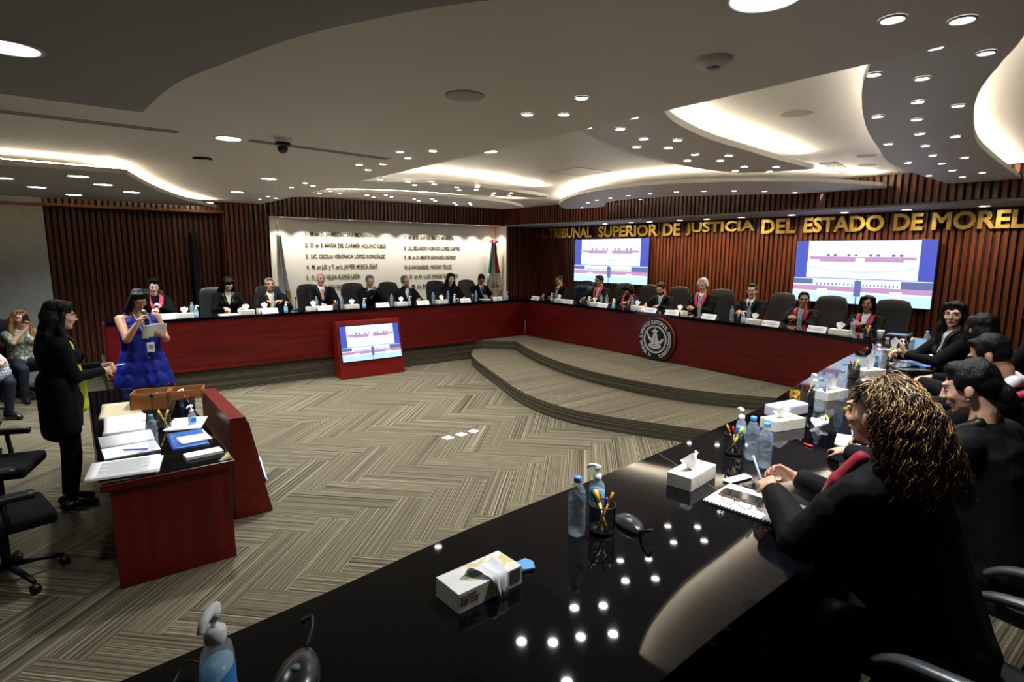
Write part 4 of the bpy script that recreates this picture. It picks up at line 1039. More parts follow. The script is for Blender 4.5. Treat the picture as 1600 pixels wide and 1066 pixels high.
# cluster farther along the near bench
put(pen_cup('pen cup with colourful pens beside the curly hair',pens=(2,0,5,1),seed=21),P8(1333,590))
put(water_bottle('blue-capped water bottle seen left above the curly hair'),P8(1316,612),R(0))
put(tissue_box('tissue box with a tall tissue just above the curly hair',seed=31,th=.13),P8(1357,588),R(70))
put(water_bottle('blue-capped water bottle right of the tall tissue'),P8(1376,586),R(0))
put(pump_bottle('sanitizer pump bottle right behind the tall tissue'),P8(1372,566),R(150))
put(pen_cup('pen cup with green and red pens by the middle tissue box',pens=(5,0,2,6),seed=22),P8(1386,566))
put(tissue_box('tissue box with a broad fan-shaped tissue at the far end of the near bench',seed=17,th=.13),P8(1396,556),R(70))
o=crumple(.06,.04,.04,27).build('crumpled_napkin',M_TISSUE); props(o,'crumpled white napkin right of the broad tissue','napkin'); o.location=P8(1392,572)
put(pump_bottle('tall sanitizer pump bottle where the near and front benches meet'),P8(1409,556),R(150))
put(pen_cup('pen cup with yellow pens where the near and front benches meet',pens=(2,2,0,5),seed=23),P8(1419,549))
put(water_bottle('blue-capped water bottle right of the far sanitizer'),P8(1423,566),R(0))
put(water_bottle('blue-capped water bottle standing apart before the woman with raised hand'),P8(1446,549),R(0))
put(papers('white notebook pages before the woman with a raised hand',.21,.30,4),P8(1440,556),R(60))
e=empty('open_bag','black and silver zipped pouch on the near bench','pouch'); g=G(); g.prism([(-.13,-.05),(-.06,-.07),(.06,-.05),(.13,-.06),(.13,.05),(.05,.07),(-.05,.05),(-.13,.06)],0,.035); g.build('pouch_body',M_LEATHER,e,bevel=.008)
g=G(); g.tube([(-.13,-.052,.037),(-.06,-.07,.04),(.06,-.05,.04),(.13,-.06,.037)],.004,6); g.build('zip_line',M_STEEL,e); put(e,P8(1425,583),R(40))
e=papers('blue plastic folder by the far bottles',.22,.3,1,name='plastic_folder',cat='folder',m=mat('folder_blue',(.12,.25,.6),.3)); put(e,P8(1440,568),R(60))

# small desk
ZK=.7405
def K(x,y): return at(x,y,ZK)
def putc(e,px,py,rz,z=0):
    p=K(px,py); put(e,(p.x,p.y,ZK+z),rz)
putc(papers('thick stack of printed sheets at the near end of the desk',.40,.33,6,lines=True,seed=1),196,733,R(80))
putc(spiral_book('open spiral-bound printed book in the middle of the desk',.26,.34,True),205,704,R(2))
putc(papers('loose curled sheets behind the spiral book on the desk',.28,.36,5,seed=3,curl=.05),195,668,R(85))
e=papers('manila folder with papers at the far left of the desk',.3,.38,5,name='manila_folder',cat='folder',m=mat('manila',(.72,.60,.36),.7),seed=4,curl=.04); putc(e,190,645,R(85))
putc(papers('white sheets under the pen cup on the desk',.26,.36,2,seed=6),292,662,R(70))
e=papers('blue binder with papers sticking out on the desk',.24,.34,4,name='blue_binder',cat='binder',m=mat('binder_blue',(.03,.12,.42),.35),seed=9,curl=.03); putc(e,295,690,R(88))
e=papers('sheets tucked beside the blue binder',.21,.31,2,seed=10); putc(e,300,686,R(95),.018)
o=G(); o.box(-.055,.055,-.12,.12,0,.022); o=o.build('white_envelope',M_WHITE,bevel=.002); props(o,'white envelope at the right near corner of the desk','envelope'); p=K(318,711); o.location=p; o.rotation_euler=(0,0,R(4))
wb=water_bottle('teal-capped water bottle on the desk',cap=M_CAPT,near=True); p=K(240,703); put(wb,p,R(0)); wb.scale=(1.15,1.15,1.2)
for c in wb.children:
    if c.name.startswith('label'):
        for cc in list(c.children): bpy.data.objects.remove(cc)
        c.data.materials[0]=mat('teal_label',(.25,.55,.65),.4)
putc(pen_cup('black pen cup full of highlighters on the desk',pens=(2,6,5,2,4),near=True,seed=14),258,668,0)
putc(pump_bottle('sanitizer pump bottle in the middle of the desk'),301,664,R(-60))
putc(pump_bottle('sanitizer pump bottle at the far end of the desk beside the wooden box'),287,636,R(-60))
putc(pen_cup('pen cup with an orange pencil at the far end of the desk',pens=(3,6,4),seed=15),297,640,0)
putc(microphone('black gooseneck microphone on the desk behind the papers',.22),240,660,R(90))
o=G(); o.tube([(-.08,0,.006),(.08,0,.006)],.005,8); o=o.build('pen',M_PENS[1]); props(o,'blue pen lying on the spiral book','pen'); o.location=K(212,706)+Vector((0,0,.012)); o.rotation_euler=(0,0,R(60))
# wooden ballot box with open lid
wbx=empty('wooden_box','open wooden ballot box with white slips and its lid folded open','box')
MW=wood('honey_wood',(.22,.085,.02),(.36,.15,.045),'X',.4,.2)
g=G(); W,D,Hh=.15,.12,.16
g.box(-W,W,-D,-D+.012,0,Hh); g.box(-W,W,D-.012,D,0,Hh); g.box(-W,-W+.012,-D,D,0,Hh); g.box(W-.012,W,-D,D,0,Hh); g.box(-W,W,-D,D,0,.012); g.build('box_body',MW,wbx)
g=G(); g.box(W+.005,W+.285,-D,-D+.012,Hh-.07,Hh); g.box(W+.005,W+.285,D-.012,D,Hh-.07,Hh); g.box(W+.273,W+.285,-D,D,Hh-.07,Hh); g.box(W+.005,W+.017,-D,D,Hh-.07,Hh); g.box(W+.005,W+.285,-D,D,Hh-.078,Hh-.07); g.build('lid',MW,wbx)
g=G()
for i in range(22):
    a=random.random()*3; c=Vector((random.uniform(-.1,.1),random.uniform(-.08,.08),.10+.02*random.random())); g.obox(c,(.03*math.cos(a),.03*math.sin(a),.006),(-.018*math.sin(a),.018*math.cos(a),.004),(0,0,.001))
sl=g.build('paper_slips',M_WHITE,wbx); sl['kind']='stuff'
g=G(); g.box(-W+.015,W-.015,-D+.015,D-.015,.012,.10); g.build('tray',MW,wbx)
p=K(238,637); put(wbx,p,R(75))
# paper squares stuck on the carpet
for i,(x,y) in enumerate(((700,684),(721,679),(740,674))):
    g=G(); g.box(-.055,.055,-.055,.055,0,.002); o=g.build('floor_marker',M_WHITE); props(o,('paper square on the carpet nearest the desk, first of three','middle paper square of the three on the carpet','paper square on the carpet nearest the steps, last of three')[i],'paper marker'); o.location=at(x,y,0.001); o.rotation_euler=(0,0,R(12))
# chairs behind the benches
CH=[]
def chair(label, loc, rz, group=None, style='exec'):
    key=style
    pr=[c for c in CH if c[0]==key]
    if pr:
        e=copy_tree(pr[0][1]); e.location=loc; e.rotation_euler=(0,0,rz); e['label']=label
        if group: e['group']=group
        return e
    e=office_chair(label,loc,rz,group,style); CH.append((key,e)); return e
def ysolve(X,px,z=1.3):
    lo,hi=-2,9
    for _ in range(50):
        m=(lo+hi)/2
        if projx((X,m,z))<px: lo=m
        else: hi=m
    return lo
def xsolve(Y,px,z=1.3):
    lo,hi=-11,0
    for _ in range(50):
        m=(lo+hi)/2
        if projx((m,Y,z))<px: lo=m
        else: hi=m
    return lo
for (px,who),dx in zip(WHOL,(-6,-18,1,-12,-26,0,-20,-18)):
    if 'cheek' in who: dx=-22
    chair('black high-backed office chair of '+who,(-11.0,ysolve(-11.2,px+dx),ZD),R(-90)+random.uniform(-.15,.15),'office chairs of the left bench')
for (px,who),dx in zip(WHOF,(30,28,22,14,20,32,30,28)):
    if 'bench corner' in who: lb='office chair with a dark blue jacket hung over it near the bench corner'
    else: lb='black high-backed office chair of '+who
    chair(lb,(xsolve(9.35,px+dx),9.32,ZD),R(180)+random.uniform(-.15,.15),'office chairs of the front bench')
chair('office chair with grey arms under the curly-haired woman',(-.30,2.10,ZD),R(84))
chair('office chair of the woman in profile',(-.22,2.97,ZD),R(82))
chair('office chair of the man with the white collar seen from behind',(-.40,4.22,ZD),R(85))
chair('office chair of the woman whose dark hair faces the camera',(-.85,5.4,ZD),R(85))
chair('black mesh-back office chair at the left edge, nearer the small desk',(-5.98,-.60,0),R(-15),None,'task')
chair('black office chair at the lower left corner of the photo',(-4.80,-.50,0),R(12),None,'task')
# ---------------- people ----------------
def skin(name, c): return mat('skin_'+name, c, .5, nscale=25, namt=.06)
SK={'light':skin('light',(.60,.34,.23)),'mid':skin('mid',(.48,.25,.15)),'tan':skin('tan',(.38,.19,.11)),'pale':skin('pale',(.68,.43,.33))}
HB=mat('hair_black',(.004,.0035,.003),.5,spec=.18,nscale=60,namt=.5); HBR=mat('hair_dark_brown',(.022,.011,.006),.5,spec=.25,nscale=60,namt=.5)
HW=mat('hair_white',(.62,.60,.57),.6,nscale=60,namt=.2); HG=mat('hair_grey',(.16,.15,.14),.5,nscale=60,namt=.3); HM=mat('hair_honey',(.22,.11,.035),.4,nscale=40,namt=.5)
ROBE=mat('robe_black',(.0035,.0035,.004),.75,spec=.14,bump=.3,bscale=14); SUIT=mat('suit_black',(.0032,.0032,.004),.8,spec=.14)
SATIN=mat('robe_satin',(.006,.006,.0065),.42,spec=.35,bump=.2,bscale=20)
SASH=mat('sash_red',(.42,.012,.035),.55); SASHP=mat('sash_pink',(.62,.06,.12),.55); SHIRT=mat('shirt_white',(.74,.74,.76),.7)
LIP=mat('lips',(.32,.06,.05),.4); LIPR=mat('lips_red',(.30,.01,.04),.3); EYEW=mat('eye_white',(.65,.62,.6),.3); EYED=mat('eye_dark',(.012,.008,.006),.15)
BLUED=mat('dress_blue',(.006,.013,.20),.6,spec=.25,bump=.3,bscale=10); YEL=mat('blouse_lime',(.48,.52,.03),.6); FLORAL=None
for m_ in (HB,HBR,HW,HG,HM):
    nt=m_.node_tree; tc=nt.nodes.new('ShaderNodeTexCoord'); mp=nt.nodes.new('ShaderNodeMapping'); mp.inputs['Scale'].default_value=(150,150,9)
    n_=nt.nodes.new('ShaderNodeTexNoise'); n_.inputs['Scale'].default_value=1; n_.inputs['Detail'].default_value=2
    bp=nt.nodes.new('ShaderNodeBump'); bp.inputs['Strength'].default_value=.9; bp.inputs['Distance'].default_value=.006
    nt.links.new(tc.outputs['Object'],mp.inputs['Vector']); nt.links.new(mp.outputs['Vector'],n_.inputs['Vector']); nt.links.new(n_.outputs['Fac'],bp.inputs['Height']); nt.links.new(bp.outputs['Normal'],nt.nodes['Principled BSDF'].inputs['Normal'])
def ik(S,T,l1,l2,pole):
    d=T-S; L=min(d.length,(l1+l2)*.995); dn=d.normalized(); T=S+dn*L
    a=(l1*l1-l2*l2+L*L)/(2*L); h=math.sqrt(max(0,l1*l1-a*a)); p=pole-dn*pole.dot(dn)
    return S+dn*a+p.normalized()*h, T
class B(G):
    def cap(s,a,b,r0,r1=None,n=2,fl=None):
        """round cone between two points; fl=(axis,k) flattens across an axis"""
        a=Vector(a);b=Vector(b);r1=r0 if r1 is None else r1; d=b-a; L=d.length
        if L<1e-6: return s.ell(a,(r0,)*3,n=n)
        M=d.to_track_quat('Z','Y').to_matrix(); V,F=ICO[n]; vs=[]
        for p in V:
            q=Vector(p); c=b if q.z>0.001 else a; r=r1 if q.z>0.001 else r0
            o=M@(q*r)
            if fl: 
                ax=Vector(fl[0]).normalized(); o=o-ax*(o.dot(ax)*(1-fl[1]))
            vs.append(c+o)
        return s.add(vs,F,True)
    def chain(s,P,rs,n=2,fl=None):
        for i in range(len(P)-1): s.cap(P[i],P[i+1],rs[i],rs[i+1],n,fl)
        return s
def voxel(b, name, mats, parent, vs=.01, smooth=3, noise_amp=0, noise_scale=8, fold=0):
    me=bpy.data.meshes.new(name); me.from_pydata(b.v,[],b.f); me.update()
    t=bpy.data.objects.new('tmpv',me); C.objects.link(t)
    m=t.modifiers.new('r','REMESH'); m.mode='VOXEL'; m.voxel_size=vs; m.use_smooth_shade=True
    if smooth: m=t.modifiers.new('s','SMOOTH'); m.iterations=smooth; m.factor=.5
    dg=bpy.context.evaluated_depsgraph_get(); out=bpy.data.meshes.new_from_object(t.evaluated_get(dg)); bpy.data.objects.remove(t)
    out.name=name; out.materials.clear()
    if noise_amp:
        nr=[v.normal.copy() for v in out.vertices]
        for v,n_ in zip(out.vertices,nr):
            p=v.co
            k=noise.noise(Vector((p.x*noise_scale,p.y*noise_scale,p.z*noise_scale*.45)))
            if fold: k+=.6*math.sin(math.atan2(p.x,p.y)*fold+3*noise.noise(p*4))
            v.co=p+n_*(k*noise_amp)
    return link(name,out,mats,parent)
def hand(b, W, d, n, side, curl=.5, k=1.0, seg=1, point=False):
    """wrist W, finger direction d, palm normal n (the way the palm looks); side: +1/-1 thumb along +/- (d x n)"""
    d=Vector(d).normalized(); n=Vector(n); n=(n-d*n.dot(d)).normalized(); s=d.cross(n)*side
    b.cap(W-d*.02,W+d*.03,.024*k,.026*k,seg)
    tips=[]
    for i,(o,L) in enumerate(((.031,.070),(.011,.078),(-.010,.073),(-.029,.058))):
        kn=W+(d*(.088-abs(i-1)*.004)+s*o)*k; b.cap(W+(d*.022+s*o*.6)*k,kn,.0145*k,.0115*k,seg)
        dd=d.copy(); p=kn; c=curl*(1+.12*i)
        for q,f in enumerate((.46,.31,.23)):
            a=c*(.75,.95,.7)[q]; dd=(dd*math.cos(a)+n*math.sin(a)).normalized(); nn=(n*math.cos(a)-dd*0).normalized()
            n2=(n-dd*n.dot(dd)); n2=n2.normalized() if n2.length>1e-4 else -d
            p2=p+dd*L*f*k; b.cap(p,p2,(.0092-.0008*q)*k,(.0086-.0009*q)*k,seg); p=p2
            n=n2 if n2.dot(n)>-.2 else n
        n=Vector(n); tips.append(p)
        n=(s.cross(d)*side*-1); n=(-n if n.dot(Vector(tips[0]-W))<0 and False else n)
        n=d.cross(s)*(-side) if False else (s*side).cross(d)
    # thumb leaves the side of the palm near its base
    base=W+(d*.028+s*.024)*k; t1=base+(d*.6+s*.75+n*.35).normalized()*.036*k; t2=t1+(d*.85+s*.25+n*.5).normalized()*.030*k; t3=t2+(d*.9-s*.05+n*.45).normalized()*.024*k
    b.cap(W+(d*.01+s*.01)*k,base,.016*k,.014*k,seg); b.cap(base,t1,.014*k,.0115*k,seg); b.cap(t1,t2,.0112*k,.0095*k,seg); b.cap(t2,t3,.0093*k,.008*k,seg)
    return tips,t3
def head_parts(b, T, k=1.0, fem=False, n=2, detail=False):
    """T maps head space (x right, y front, z up, origin at skull centre) to body space"""
    def E(c,r):
        V,F=ICO[n]; b.add([T@Vector((c[0]+p[0]*r[0],c[1]+p[1]*r[1],c[2]+p[2]*r[2])) for p in V],F,True)
    def Cc(a,c,r0,r1): b.cap(T@Vector(a),T@Vector(c),r0*k,r1*k,1)
    E((0,-.012,.028),(.075,.093,.085)); E((0,.020,-.015),(.066,.072,.075)); E((0,.028,-.055),(.053 if fem else .057,.055,.052))
    E((0,.048,-.085),(.034 if fem else .042,.036,.026)); E((0,.072,-.098),(.016 if fem else .021,.016,.013))
    for s in (-1,1):
        E((s*.035,.060,-.028),(.024,.026,.022)); E((s*.031,.078,.028),(.026,.012,.010)); E((s*.078,-.008,-.012),(.008,.019,.030)); E((s*.076,.002,-.030),(.006,.010,.012))
    Cc((0,.086,.018),(0,.108,-.026),.008,.0115); E((0,.105,-.030),(.012,.012,.009))
    for s in (-1,1): E((s*.011,.099,-.033),(.008,.009,.007))
    E((0,.082,-.060),(.024,.014,.014))
def headface(T, parent, vs=0, lips=LIP, hairm=HB, glasses=None, lids=0, fem=False, brow=1, mouth_open=0, near=False):
    def el(name,c,r,m,n=2):
        g=G(); V,F=ICO[n]; g.add([T@Vector((c[0]+p[0]*r[0],c[1]+p[1]*r[1],c[2]+p[2]*r[2])) for p in V],F,True); return g.build(name,m,parent)
    for s in (-1,1):
        e=el('eye',(s*.030,.0765,.004),(.0135,.009,.0075*(1-.6*lids)),EYEW)
        g=G(); V,F=ICO[1]; g.add([T@Vector((s*.030+p[0]*.0062,.0828+p[1]*.0035,.004-.002*lids+p[2]*.0062*(1-.6*lids))) for p in V],F,True); g.build('iris',EYED,e)
        g=G(); g.tube([T@Vector(q) for q in ((s*.013,.087,.021),(s*.030,.0905,.0275),(s*.047,.080,.0225))],[.0028*brow,.0030*brow,.0016*brow],5); g.build('eyebrow',hairm if hairm is not HW else HG,parent)
        g=G(); g.tube([T@Vector(q) for q in ((s*.016,.083,.008),(s*.030,.0865,.0125),(s*.045,.0785,.007))],[.0013,.0020 if fem else .0015,.0013],5); g.build('eyelid_line',EYED,parent)
    g=G(); V,F=ICO[2]; g.add([T@Vector((p[0]*.023*(1-.1*abs(p[2])),.0925+p[1]*.0058-.35*abs(p[0])*.023*abs(p[0]),-.0595+p[2]*(.0075 if p[2]<0 else .006))) for p in V],F,True); g.build('lips',lips,parent)
    if glasses:
        gm=glasses
        e=bpy.data.objects.new('eyeglasses',None); C.objects.link(e); e.parent=parent
        for s in (-1,1):
            g=G(); P=[T@Vector((s*.032+.0235*math.cos(a),.101-.10*abs(.0235*math.cos(a)*s+.032*1)*.3,.002+.0175*math.sin(a))) for a in [2*math.pi*q/14 for q in range(15)]]; g.tube(P,.0013,5,cap=False); g.build('rim',gm,e)
            g=G(); g.tube([T@Vector(q) for q in ((s*.056,.094,.008),(s*.078,.06,.010),(s*.083,.0,.004))],.0013,5); g.build('temple',gm,e)
        g=G(); g.tube([T@Vector(q) for q in ((-.009,.099,.006),(0,.103,.009),(.009,.099,.006))],.0012,5); g.build('bridge',gm,e)
def hair_shape(style, T, k, vs, m, parent, N=None, fem=False, k2=1):
    b=B()
    def E(c,r,n=2):
        V,F=ICO[n]; b.add([T@Vector((c[0]+p[0]*r[0],c[1]+p[1]*r[1],c[2]+p[2]*r[2])) for p in V],F,True)
    def Ch(P,rs): b.chain([T@Vector(p) for p in P],rs)
    if style=='bald':
        for s in (-1,1): E((s*.068,-.03,.0),(.012,.045,.03))
        E((0,-.085,-.01),(.06,.02,.03))
    elif style in('short','thin'):
        z=.048 if style=='short' else .042
        E((0,-.024,z),(.081,.094,.079)); E((0,-.045,.0),(.076,.068,.065)); E((0,.040,.098),(.056,.034,.021))
        for s in (-1,1): E((s*.070,.012,.035),(.012,.035,.035))
    elif style=='full':   # bouffant short hair
        E((0,-.024,.055),(.090,.102,.086)); E((0,-.05,.0),(.086,.075,.085)); E((0,.045,.105),(.064,.040,.028)); 
        for s in (-1,1): E((s*.078,.005,.02),(.020,.045,.055))
    elif style=='bob':
        E((0,-.022,.048),(.088,.100,.084)); E((0,-.055,-.03),(.085,.070,.11)); E((.02,.050,.092),(.055,.032,.026))
        for s in (-1,1): Ch([(s*.070,.02,.075),(s*.085,.015,.0),(s*.088,.01,-.07),(s*.080,.012,-.125)],[.030,.030,.032,.026])
    elif style=='updo':
        E((0,-.020,.044),(.080,.096,.080)); E((0,-.055,.0),(.074,.062,.07)); E((0,.030,.085),(.062,.05,.035)); E((0,-.105,-.045),(.045,.035,.05))
        for s in (-1,1): E((s*.066,-.0,.03),(.016,.045,.045))
    elif style=='long':
        E((0,-.022,.048),(.086,.100,.082)); E((0,-.055,-.02),(.085,.068,.10)); E((0,.048,.094),(.05,.032,.022))
        for s in (-1,1):
            Ch([(s*.060,.035,.082),(s*.083,.010,.01),(s*.090,.0,-.08),(s*.098,.015,-.18),(s*.090,.045,-.28)],[.026,.027,.032,.036,.020])
        Ch([(0,-.07,-.05),(0,-.10,-.16),(0,-.10,-.28),(0,-.09,-.36)],[.075,.080,.075,.045]); Ch([(-.05,-.06,-.05),(-.07,-.09,-.2),(-.06,-.08,-.33)],[.05,.055,.03]); Ch([(.05,-.06,-.05),(.07,-.09,-.2),(.06,-.08,-.33)],[.05,.055,.03])
    elif style=='longwavy':
        E((0,-.024,.05),(.090,.104,.086)); E((0,-.060,-.02),(.095,.080,.11)); E((0,.046,.096),(.055,.034,.024))
        for s in (-1,1):
            Ch([(s*.062,.032,.082),(s*.090,.005,.01),(s*.105,-.01,-.09),(s*.12,.01,-.20),(s*.12,.05,-.32),(s*.10,.06,-.40)],[.026,.030,.034,.036,.030,.014])
        for x in (-.07,0,.07): Ch([(x,-.06,-.03),(x*1.1,-.085,-.16),(x*1.2,-.10,-.30),(x*1.25,-.10,-.42)],[.060,.062,.060,.030])
    if k2!=1: pass
    o=voxel(b,'hair',m,parent,vs,2,.006 if style in('short','thin','bald') else .010,22)
    return o
def ribbon(bvh, line, width, m, name, parent, off=.008, T=None, ray_y=(0,-1,0), th=.004, nx=4, wfun=None):
    """a strip of cloth laid on the torso: line = list of (x,z) in the front view, projected along ray_y"""
    P=catmull([(a,0,c) for a,c in line],5); vs=[]; d=Vector(ray_y).normalized(); n=len(P)
    last=None
    for i,p in enumerate(P):
        t=(P[min(i+1,n-1)]-P[max(i-1,0)]).normalized(); sd=Vector((-t.z,0,t.x)); w_=width*(wfun(i/(n-1)) if wfun else 1)
        for q in range(nx+1):
            o=p+sd*(q/nx-.5)*w_
            src=T@Vector((o.x,.6,o.z)) if T else Vector((o.x,.6,o.z)); dd=(T.to_3x3()@d if T else d)
            h=bvh.ray_cast(src,dd,1.2)
            if h[0] is None: c=(last if last is not None else src+dd*.5)
            else: c=h[0]-dd*off
            last=c; vs.append(c)
    g=G(); k=nx+1
    g.add(vs,[(i*k+q,i*k+q+1,(i+1)*k+q+1,(i+1)*k+q) for i in range(n-1) for q in range(nx)],True)
    o=g.build(name,m,parent); s=o.modifiers.new('s','SOLIDIFY'); s.thickness=th; s.offset=0; return o
def person(label, loc, rz, head=(0,.08,1.235), hyaw=0, hpitch=0, hroll=0, hands=None, sit=True, sk='mid', hair='short', hairm=HB, fem=False,
           outfit='robe', sash=None, shirt=None, tie=None, glasses=None, lids=0, vs=.011, hv=.0075, wide=1.0, group=None, lips=None, brow=1, bare_arms=False, top=None, legs=True, yaw_sh=0, collar=False, skirt=None,armk=1.0):
    e=empty('person',label,'person',loc,rz,group); sc=1.0
    Hd=Vector(head); RM=(Matrix.Rotation(R(hyaw),3,'Z')@Matrix.Rotation(R(-hpitch),3,'X')@Matrix.Rotation(R(hroll),3,'Y'))
    T=Matrix.Translation(Hd)@RM.to_4x4()
    pz=.575 if sit else .95
    P_=Vector((0,0,pz)); N=Hd+RM@Vector((0,-.035,-.10))*.55+Vector((0,-.022,-.115)); Cc=P_.lerp(N,.66)+Vector((0,.0,0)); fwd=Vector((0,1,0))
    shw=(.165 if fem else .185)*wide
    up=(N-P_).normalized(); sr=Matrix.Rotation(R(yaw_sh),3,'Z')@Vector((1,0,0))
    S={s:N+sr*(s*shw)-up*.062 for s in (-1,1)}
    if hands is None: hands={-1:((-.13,.44,.845),(.5,.85,-.1),(0,0,-1),.45),1:((.13,.44,.845),(-.5,.85,-.1),(0,0,-1),.45)}
    b=B()
    head_parts(b,T,1,fem)
    b.chain([Hd+RM@Vector((0,-.025,-.045)),Hd+RM@Vector((0,-.028,-.10)),N+Vector((0,-.005,-.02))],[.052,.050 if fem else .056,.06])
    # torso
    def torso(b,g,hips=True):
        b.cap(P_,Cc,.125*wide+g,.13*wide+g,2,((0,1,0),.80)); 
        for s in (-1,1):
            b.cap(P_+sr*s*.05,Cc+sr*s*.06*wide,.11*wide+g,.115*wide+g,2,((0,1,0),.82)); b.cap(Cc+sr*s*.055,N+sr*s*.07-up*.075,.105+g,.07+g,2)
            b.cap(N+sr*s*.02-up*.02,S[s],.045+g*.5,.052+g)
            if fem: b.ell(Cc+sr*s*.075+Vector((0,.075,.0)),(.07+g*.6,.065+g*.6,.065+g*.6),n=2)
        b.cap(N-up*.05,Cc,.06+g,.11+g)
        if hips: b.ell(P_-Vector((0,0,.02)),(.175*wide+g,.135+g,.12+g))
    torso(b,0)
    el={};wr={};hd={}
    for s in (-1,1):
        W,d,n_,c=hands[s][:4]; W=Vector(W); d=Vector(d).normalized()
        pole=Vector(hands[s][4]) if len(hands[s])>4 else Vector((s*.7,-.35,-.75))
        E_,W=ik(S[s],W,.285,.25,pole); el[s]=E_; wr[s]=W
        b.cap(S[s],E_,(.048 if fem else .052)*armk,.040*armk); b.cap(E_,W,.040*armk,.0265)
        hd[s]=hand(b,W,d,Vector(n_),(-1 if s>0 else 1),c,1.0 if not fem else .93,1)
    K={};A={}
    for s in (-1,1):
        if sit:
            hp=P_+Vector((s*.09,.0,-.03)); kn=Vector((s*.12,.43,.50)); an=Vector((s*.12,.36,.10)); to=Vector((s*.13,.50,.035))
        else:
            hp=P_+Vector((s*.085,0,-.04)); kn=Vector((s*.09,.02,.50)); an=Vector((s*.09,-.02,.09)); to=Vector((s*.10,.12,.03))
        K[s]=(hp,kn,an,to)
        b.cap(hp,kn,.083,.058); b.cap(kn,an,.056,.038); b.cap(an+Vector((0,-.03,-.04)),to,.036,.028)
    voxel(b,'body',SK[sk],e,vs if vs<.009 else hv,2)
    headface(T,e,lips=lips or (LIPR if fem else LIP),hairm=hairm,glasses=glasses,lids=lids,fem=fem,brow=brow)
    if hair!='curly': hair_shape(hair,T,1,min(vs,.009),hairm,e)
    # torso surface for laying cloth on
    tb=B(); torso(tb,.034); bv=BVHTree.FromPolygons([Vector(v) for v in tb.v],tb.f)
    col={'robe':ROBE,'suit':SUIT}.get(outfit,top)
    if outfit in('robe','suit','top'):
        r=B(); g_={'robe':.028,'suit':.020,'top':.012}[outfit]; torso(r,g_)
        sl={'robe':(.080,.078,.074,.070),'suit':(.066,.058,.050,.040),'top':(.060,.050,.044,.034)}[outfit]
        for s in (-1,1):
            E_=el[s];W=wr[s]; we=E_.lerp(W,.86 if outfit!='short' else .1)
            r.cap(S[s],E_,sl[0],sl[1]); 
            if not bare_arms: r.cap(E_,we,sl[2],sl[3] if outfit!='robe' else .052)
            if outfit=='robe': r.cap(S[s].lerp(E_,.35),P_.lerp(Cc,.6)+sr*s*.09,.085,.11); r.cap(E_.lerp(S[s],.3),P_.lerp(Cc,.35)+sr*s*.09,.075,.11); r.cap(E_+Vector((0,0,-.03)),E_+Vector((0,-.02,-.10)),.07,.05)
            if outfit=='robe': r.cap(E_.lerp(W,.45)-Vector((0,0,.03)),we-Vector((0,0,.035)),.050,.035)
        if outfit=='robe' and sit:
            for s in (-1,1): hp,kn,an,to=K[s]; r.cap(hp,kn+Vector((0,.02,0)),.12,.088); r.cap(kn,an+Vector((0,0,.12)),.088,.10)
        if outfit=='suit' and not sit:
            r.cap(P_+Vector((0,0,.02)),P_-Vector((0,0,.14)),.175,.18,2,((0,1,0),.8))
        # open the garment at the neck and in a V on the chest by keeping it below the collar plane
        o=voxel(r,{'robe':'robe','suit':'jacket','top':'blouse'}[outfit],col,e,vs,3,.007 if outfit=='robe' else .004,9 if outfit=='robe' else 12)
        lo_=B()
    if legs and not (outfit=='robe' and sit):
        l=B()
        for s in (-1,1): hp,kn,an,to=K[s]; l.cap(hp,kn,.098,.072); l.cap(kn,an+Vector((0,0,.03)),.070,.055)
        l.ell(P_-Vector((0,0,.03)),(.19*wide,.15,.13))
        if skirt is None: voxel(l,'trousers',SUIT if top is None or outfit!='top' else mat('trousers_navy',(.01,.013,.03),.8),e,.012,3,.004,10)
    for s in (-1,1):
        hp,kn,an,to=K[s]; l=B(); l.chain([an+Vector((0,-.045,-.05)),an+Vector((0,.03,-.035)),to+Vector((0,.01,-.002))],[.042,.045,.034]); 
        for i,v in enumerate(l.v): l.v[i]=(v[0],v[1],max(v[2],.002))
        l.build('shoe',mat('shoe_black',(.01,.01,.01),.2),e)
    # front of chest
    Tf=Matrix.Identity(4); nz=N.z; cx=N.x
    tl=Vector((0,-1,0))
    if shirt:
        ribbon(bv,[(cx,nz+.03),(cx,nz-.05),(cx,nz-.13),(cx,nz-.24)],.15,shirt,'shirt',e,.006,nx=6,wfun=lambda t:(.85-.80*t))
        if collar:
            for s in (-1,1): ribbon(bv,[(cx+s*.050,nz+.045),(cx+s*.045,nz+.0),(cx+s*.014,nz-.055)],.032,shirt,'collar',e,.016,nx=3)
    if tie: ribbon(bv,[(cx,nz-.02),(cx,nz-.08),(cx,nz-.17),(cx,nz-.24)],.042,tie,'tie',e,.017,nx=3,wfun=lambda t:.75+.5*t if t>.1 else 1.0)
    if outfit=='suit' or (outfit=='robe' and shirt and not sash):
        for s in (-1,1): ribbon(bv,[(cx+s*.075,nz+.03),(cx+s*.080,nz-.05),(cx+s*.045,nz-.16),(cx+s*.004,nz-.26)],.045,SATIN,'lapel',e,.014,nx=3)
    if sash:
        for s in (-1,1): ribbon(bv,[(cx+s*.085,nz+.035),(cx+s*.088,nz-.05),(cx+s*.062,nz-.15),(cx+s*.012,nz-.27),(cx+s*.004,nz-.33)],.062,sash,'sash',e,.018,nx=4)
    return e,T,wr,hd,N,el
def H_(x,y,z=.85,dx=0,dy=1,dz=-.1,n=(0,0,-1),c=.45,pole=None):
    t=[(x,y,z),(dx,dy,dz),n,c]
    if pole: t.append(pole)
    return t
GM=mat('glasses_metal',(.25,.20,.15),.3,.8); GB=mat('glasses_black',(.01,.01,.01),.3)
